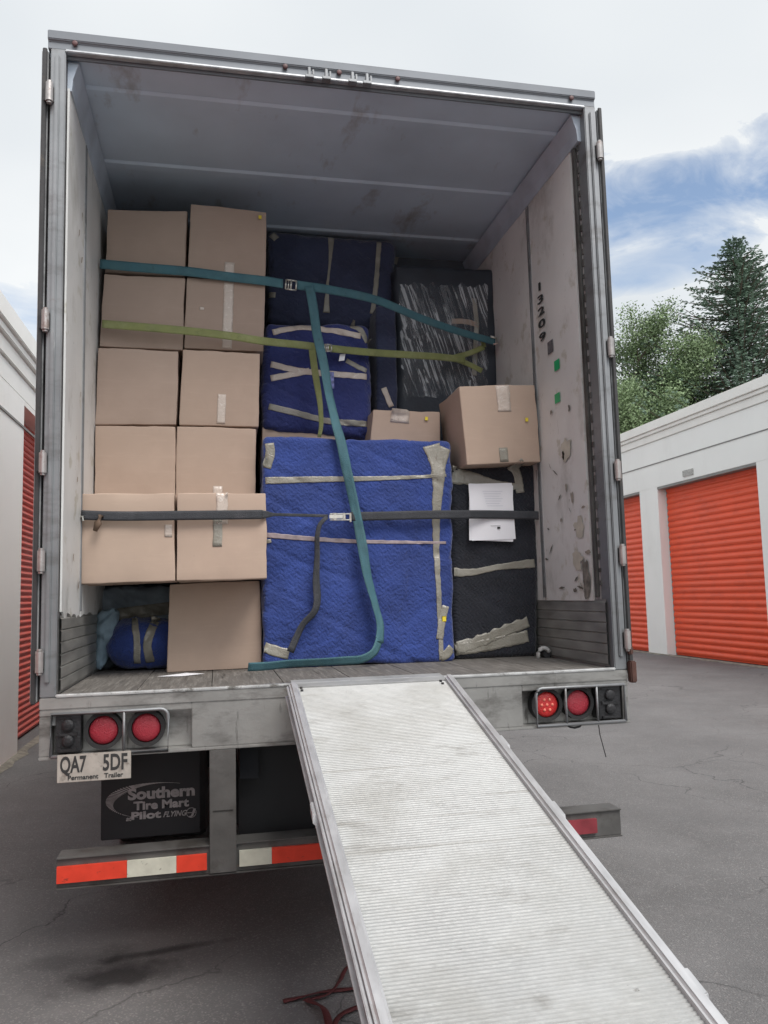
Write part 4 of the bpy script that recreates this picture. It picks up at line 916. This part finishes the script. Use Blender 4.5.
# tail lying on the floor, swinging back left
def floor_ribbon(pts, wd, name, mt, parent, z=FZ+.004, lean=0):
    S = spline([Vector(p) for p in pts], .02); vs = []; n = len(S)
    for i, p in enumerate(S):
        d = (S[min(i+1,n-1)]-S[max(i-1,0)]).normalized(); sd_ = Vector((d.y,-d.x,0)).normalized()
        for k in (-.5, .5): vs.append(p + sd_*wd*k + Vector((0,0,(k+.5)*lean*math.sin(i*.3)**2)))
    k = len(vs); vs += [v+Vector((0,0,.003)) for v in vs]
    fs = [(2*i,2*i+1,2*i+3,2*i+2) for i in range(n-1)] + [(k+2*i,k+2*i+2,k+2*i+3,k+2*i+1) for i in range(n-1)] + [(2*i,2*i+2,k+2*i+2,k+2*i) for i in range(n-1)] + [(2*i+1,k+2*i+1,k+2*i+3,2*i+3) for i in range(n-1)]
    mb = MB(); mb.add(vs, fs); return mb.build(name, mt, parent, smooth=True)
ribbon([(379,640,.66),(374,652,.64),(362,659,.63),(345,660.5,.63),(320,662,.62),(290,663.5,.60),(268,666,.58),(248,667,.56)], .048, 'webbing_tail', TEAL, t, thick=.003, tilt=lambda k: -.5 + .1*math.sin(k*8))
# green: second strap
t = strap('cargo_strap', 'olive green strap across the load below the teal one, short tail over the blue bundle', at(300,345,.9))
ribbon([(102,324,.90),(140,327,.88),(187,331,.88),(230,336,.88),(262,341,.89),(300,345,1.0),(335,349,1.05),(371,352.5,1.1),(410,355,1.18),(440,357,1.24),(465,360,1.28)], .045, 'webbing', GREEN, t, conform='min', lift=.004, sm=3)
ribbon([(452,358,1.27),(470,353,1.29),(484,347,1.3)], .035, 'webbing', GREEN, t); ribbon([(452,358,1.27),(468,364,1.28),(482,371,1.27)], .034, 'webbing', GREEN, t); ribbon([(484,347,1.3),(482,338,1.31)], .03, 'webbing', GREEN, t)
ribbon([(312,349,1.02),(314,366,1.0),(317,385,1.0),(320,405,1.0),(321,425,.99),(319,437,.98)], lambda k:.040-.02*k*k, 'webbing_tail', GREEN, t, thick=.003, conform='min', lift=.012, tilt=lambda k: .3*math.sin(k*7))
bk = buckle(t, 328, 348, 1.0, .02, .02, STEEL, 0)
# black: low across, silver ratchet
t = strap('cargo_strap', 'black strap across the lower load with a silver ratchet on the blue bundle', at(340,517,.65))
ribbon([(81,515,.47),(110,516,.47),(145,516,.47),(180,515.5,.47),(225,515,.47),(262,514.5,.47)], .046, 'webbing', BLKW, t, conform='min', lift=.005, sm=2)
ribbon([(262,514.5,.475),(268,514.5,.50),(290,515,.62),(310,515.5,.69),(328,516,.71)], lambda k:.046*(1-k*3) if k < .22 else .016, 'webbing', BLKW, t, conform='min', lift=.003, sm=2)
ribbon([(350,516.5,.70),(380,516,.71),(420,515,.715),(455,514.5,.73),(490,514.5,.79),(520,515,.79),(541,515.5,.79)], .048, 'webbing', BLKW, t, conform='min', lift=.006, sm=3)
rt_ = MB(); q = at(340,517,.685); 
rt_.box((q.x-.055,.672,q.z-.019),(q.x+.05,.70,q.z-.013)); rt_.box((q.x-.055,.672,q.z+.013),(q.x+.05,.70,q.z+.019)); rt_.tube([(q.x-.03,.68,q.z-.02),(q.x-.03,.68,q.z+.02)], .014, 12); rt_.tube([(q.x+.02,.68,q.z-.02),(q.x+.02,.68,q.z+.02)], .010, 12); rt_.box((q.x-.06,.664,q.z-.010),(q.x+.012,.668,q.z+.010)); rt_.tube([(q.x+.055,.68,q.z-.028),(q.x+.055,.68,q.z+.02)], .006, 8)
rt_.build('ratchet', RATCH, t, bevel=.0015)
ribbon([(327,517,.68),(320,524,.68),(317,537,.69),(317,555,.70),(316,580,.70),(317,600,.70),(314,612,.70),(303,624,.70),(296,638,.70),(290,652,.69)], lambda k:.020+.018*min(1,k*2), 'webbing_tail', BLKW, t, thick=.003, conform='min', lift=.01, tilt=lambda k: .5*math.sin(k*6), sm=1)
kn = MB(); q = at(97,524,.44); kn.tube([at(101,516,.46), at(98,523,.445), at(95,531,.45)], [.014,.018,.010], 10); kn.build('end_knot', mat('knot_brown', (.14,.09,.06), .7), t, smooth=True)
ah = MB(); q = at(81,517,.47); ah.tube([(q.x-.005,.46,q.z),(q.x+.01,.455,q.z),(q.x+.012,.455,q.z-.02)], .006, 8); ah.build('hook', STEEL, t)
# red straps on the ground under the ramp
p0 = gpt(285,1003); 
t = thing('fallen_strap', (p0.x+.2, p0.y, 0), 'dark red straps lying tangled on the asphalt under the ramp', 'strap')
floor_ribbon([gpt(x,y)+Vector((0,0,.006)) for x,y in ((283,1003),(305,999),(330,993),(352,991),(372,990),(400,985))], .03, 'webbing', REDW, t, lean=.012)
floor_ribbon([gpt(x,y)+Vector((0,0,.011)) for x,y in ((312,1002),(330,997),(340,984),(346,972),(360,960))], .018, 'webbing', REDW, t, lean=.01)
floor_ribbon([gpt(x,y)+Vector((0,0,.014)) for x,y in ((306,1003),(316,1009),(325,1016),(329,1035),(320,1060))], .03, 'webbing', REDW, t, lean=.014)
floor_ribbon([gpt(x,y)+Vector((0,0,.009)) for x,y in ((330,1040),(338,1022),(352,1012),(380,1004))], .028, 'webbing', REDW, t, lean=.01)

# ================================================================== RAMP
SL = .288; L0 = Vector((-.296,-.093,0)); RX0, RX1 = -.300, .418; YA, YB = -.075, -4.42
th = math.atan(SL); cs, sn = math.cos(th), math.sin(th)
def rz(y): return 1.287 + SL*(y+.08)        # top line of the rails
RP = thing('loading_ramp', (.06, -2.2, 0), 'long ribbed aluminium loading ramp with raised side rails leading up to the trailer', 'ramp')
LENR = (YA-YB)/cs
def rp_(x, s, h): # s along the ramp from its top, h height above the rail-top line
    return Vector((x, YA - s*cs - h*sn*0 + h*(-sn)*-1*0 - h*0, rz(YA) - s*sn + h*1.0)) if False else Vector((x, YA - s*cs - h*sn*-1, rz(YA) - s*sn + h*cs))
skew = lambda x, s: x + .008*s
dk = MB(); pitch = .012; n = int((LENR-.02)/pitch); vs = []; prof = []
for i in range(n):
    s0 = .01+i*pitch; prof += [(s0,-.031), (s0+.0035,-.031), (s0+.0050,-.0250), (s0+.0098,-.0250), (s0+.0115,-.031)]
k = len(prof)
nx = 2
for x in (RX0+.030, RX1-.030):
    for s_, h_ in prof: vs.append(rp_(skew(x, s_), s_, h_))
for x in (RX0+.030, RX1-.030): vs += [rp_(skew(x,prof[0][0]), prof[0][0], -.045), rp_(skew(x,prof[-1][0]), prof[-1][0], -.045)]
fs = [(i, i+1, k+i+1, k+i) for i in range(k-1)] + [(2*k, 2*k+2, 2*k+3, 2*k+1), (0, k, 2*k+2, 2*k), (k-1, 2*k+1, 2*k+3, 2*k-1)]
dk.add(vs, fs); dk.build('deck', RAMPD, RP)
for sgn, x in ((-1, RX0), (1, RX1)):
    def bar(mb, xa, xb, ha, hb, s0=0, s1=LENR):
        A = [rp_(skew(xa,s0),s0,ha), rp_(skew(xb,s0),s0,ha), rp_(skew(xb,s1),s1,ha), rp_(skew(xa,s1),s1,ha), rp_(skew(xa,s0),s0,hb), rp_(skew(xb,s0),s0,hb), rp_(skew(xb,s1),s1,hb), rp_(skew(xa,s1),s1,hb)]
        return mb.hexa(A)
    mb = MB(); a, b = (x, x+.036) if sgn < 0 else (x-.036, x)
    bar(mb, a, b, -.070, .0)                       # upright web
    rl = mb.build('side_rail', RAMPR, RP, bevel=.009, seg=3)
    e = MB(); o0, o1 = (x-.016, x-.001) if sgn < 0 else (x+.001, x+.016)
    bar(e, o0, o1, -.071, -.060); bar(e, o0+(.006 if sgn<0 else 0), o1-(0 if sgn<0 else .006), -.030, -.020); e.build('rail_flange', RAMPR, rl, bevel=.002)
    gq = MB(); bar(gq, *((x-.004,x-.0005) if sgn<0 else (x+.0005,x+.004)), -.0595, -.031); gq.build('rail_groove', RAMPI, rl)
    cl = MB()
    if sgn > 0:
        for s_ in (.55, 1.02, 1.75, 2.6, 3.4): bar(cl, x+.0005, x+.024, -.07, -.028, s_, s_+.08)
    else:
        for s_ in (.9, 2.1, 3.3): bar(cl, x-.022, x-.0005, -.068, -.034, s_, s_+.07)
    cl.split('rail_clip', RAMPR, rl, bevel=.003)
lp = MB(); lp.hexa([Vector(v) for v in ((RX0+.02,YA-.012,1.258),(RX1-.02,YA-.012,1.258),(RX1-.02,.06,ZF+.0045),(RX0+.02,.06,ZF+.0045),(RX0+.02,YA-.012,1.264),(RX1-.02,YA-.012,1.264),(RX1-.02,.06,ZF+.0085),(RX0+.02,.06,ZF+.0085))]); lp.build('top_lip', RAMPD, RP)
for x in (RX0+.05, RX1-.06):
    b = MB(); 
    for s_ in (.02,.05): 
        c = rp_(skew(x,s_), s_, -.022); b.tube([c+Vector((0,0,-.006)), c+Vector((0,0,.004))], .006, 10)
    b.split('bolt', DARKST, RP)
ft = MB(); sft = LENR; ft.hexa([rp_(skew(x,s_),s_,h_) for (x,s_,h_) in ((RX0+.02,sft-.02,-.055),(RX1-.02,sft-.02,-.055),(RX1-.02,sft+.16,-.075),(RX0+.02,sft+.16,-.075),(RX0+.02,sft-.02,-.044),(RX1-.02,sft-.02,-.044),(RX1-.02,sft+.16,-.070),(RX0+.02,sft+.16,-.070))]); ft.build('foot_plate', RAMPD, RP)

# ================================================================== TREES
def conifer(base, H_, rad, material, label, seed, n=60, dens=1.0, cat='conifer', group=None, name='fir_tree'):
    rnd = random.Random(seed); t = thing(name, base, label, cat, group); base = Vector(base)
    tr = MB(); tr.tube([base+Vector((0,0,H_*k/8)) for k in range(9)], [.28*(1-k/8.3) for k in range(9)], 9); tr.build('trunk', BARK, t, smooth=True)
    lf = MB(); br = MB()
    for i in range(n):
        z = H_*(.16+.83*(i/n)**.92); fr = 1-z/H_
        L_ = rad*(fr**.95)*1.15 + .12
        for j in range(rnd.randint(5,7)):
            a = rnd.random()*6.283; l = L_*rnd.uniform(.6,1.15); up = rnd.uniform(-.12,.22)+.25*(1-fr)
            d = Vector((math.cos(a), math.sin(a), up)).normalized(); c = base+Vector((0,0,z))
            if l > 1: br.tube([c, c+d*l*.5+Vector((0,0,-.05*l)), c+d*l+Vector((0,0,-.02*l))], [.05*l/rad+.015,.03,.008], 4, cap=False)
            m_ = int((l*9+4)*dens)
            for q in range(m_):
                s_ = (q+rnd.random())/m_; p = c + d*l*s_ + Vector((0,0,-.22*l*s_*(1-s_)))
                wd = .32*l*(1-s_)*.8+.10
                sd_ = Vector((-d.y,d.x,0)).normalized()*rnd.choice((-1,1))
                for z2 in range(5):
                    dd = (sd_*rnd.uniform(.3,1.1) + d*rnd.uniform(.2,.9) + Vector((0,0,rnd.uniform(-.35,.15)))).normalized()
                    o = p + sd_*wd*rnd.random()*.7 + Vector((rnd.uniform(-.05,.05),)*3); ln = rnd.uniform(.10,.24); w2 = rnd.uniform(.022,.048)
                    pr = dd.cross(Vector((rnd.uniform(-1,1),rnd.uniform(-1,1),1))).normalized()*w2
                    lf.add([o-pr*.4, o+dd*ln*.5-pr, o+dd*ln, o+dd*ln*.5+pr], [(0,1,2,3)])
    fast(lf, 'crown', material, t); br.build('branches', BARK, t)
def fast(mb, name, material, parent):
    org = world_loc(parent); me = bpy.data.meshes.new(name); me.from_pydata([v-org for v in mb.v], [], mb.f); me.materials.append(material)
    o = bpy.data.objects.new(name, me); col.objects.link(o); o.parent = parent; return o
def broadleaf(base, H_, rad, material, label, seed, leaves=42000, cat='tree', group=None, name='birch_tree', zlow=.2):
    rnd = random.Random(seed); t = thing(name, base, label, cat, group); base = Vector(base)
    tips = []; br = MB()
    def grow(p, d, l, r0, depth):
        q = p + d*l; mid = (p+q)/2 + Vector((rnd.uniform(-1,1),rnd.uniform(-1,1),0))*l*.05
        br.tube([p, mid, q], [r0, r0*.85, r0*.65], 6 if depth < 3 else 4, cap=False)
        if depth >= 2: tips.extend([(mid, depth), (q, depth)])
        if depth == 5: return
        for k in range(rnd.randint(3,4) if depth < 3 else 3):
            a = rnd.random()*6.283; sp = rnd.uniform(.35,.95)
            nd = (d + Vector((math.cos(a)*sp, math.sin(a)*sp, rnd.uniform(-.2,.45)))).normalized()
            grow(q if rnd.random() < .6 else mid, nd, l*rnd.uniform(.62,.82), r0*.6, depth+1)
    tr = MB(); th_ = H_*zlow; tr.tube([base, base+Vector((.1,0,th_*.5)), base+Vector((0,0,th_))], [.26,.22,.2], 9); tr.build('trunk', BARK, t, smooth=True)
    for k in range(5):
        a = k*1.257+rnd.random(); grow(base+Vector((0,0,th_)), Vector((math.cos(a)*.5, math.sin(a)*.5, 1)).normalized(), H_*.24, .14, 1)
    grow(base+Vector((0,0,th_)), Vector((0,0,1)), H_*.30, .16, 1)
    zmax = max(p.z for p, _ in tips)-base.z; rmax = sorted((p-base).xy.length for p, _ in tips)[int(len(tips)*.95)]
    kz = (H_-.3)/zmax; kr = rad/rmax
    def fit(p): d = p-base; return base + Vector((d.x*kr, d.y*kr, d.z*kz))
    for v in br.v: v[:] = fit(v)
    br.build('branches', BARK, t, smooth=True)
    tips = [fit(p) for p, _ in tips if (p-base).xy.length < rmax*1.03]
    lf = MB(); per = max(1, leaves//len(tips))
    for p in tips:
        cl = rnd.uniform(.22,.48)
        for q in range(int(per*rnd.uniform(.5,1.5))):
            o = p + Vector((rnd.gauss(0,cl),rnd.gauss(0,cl),rnd.gauss(0,cl*.75))); ln = rnd.uniform(.06,.135)
            d = Vector((rnd.uniform(-1,1),rnd.uniform(-1,1),rnd.uniform(-1,.4))).normalized(); s_ = d.cross(Vector((rnd.uniform(-1,1),rnd.uniform(-1,1),rnd.uniform(-1,1)))).normalized()*ln*.42
            lf.add([o, o+d*ln*.5-s_, o+d*ln, o+d*ln*.5+s_], [(0,1,2,3)])
    fast(lf, 'crown', material, t)
conifer((24.55,30,0), 18.9, 11.5, CONI, 'tall dark green fir behind the right storage building, spire against the sky', 3, n=92)
conifer((23.9,25.0,0), 11.6, 3.4, CONI2, 'shorter olive green conifer at the right edge, over the storage roof', 5, n=56, name='cedar_tree')
broadleaf((18.5,31,0), 15.7, 4.0, LEAF1, 'pale green leafy tree next to the trailer, behind the storage building', 8, leaves=260000, group='leafy trees behind the storage building')
broadleaf((23.3,36,0), 13.8, 3.2, LEAF2, 'darker leafy tree between the pale tree and the tall fir', 12, leaves=130000, group='leafy trees behind the storage building')
broadleaf((31.0,31,0), 15.2, 5.2, LEAF2, 'dark leafy tree at the right border of the photo behind the fir', 21, leaves=60000, group='leafy trees behind the storage building')
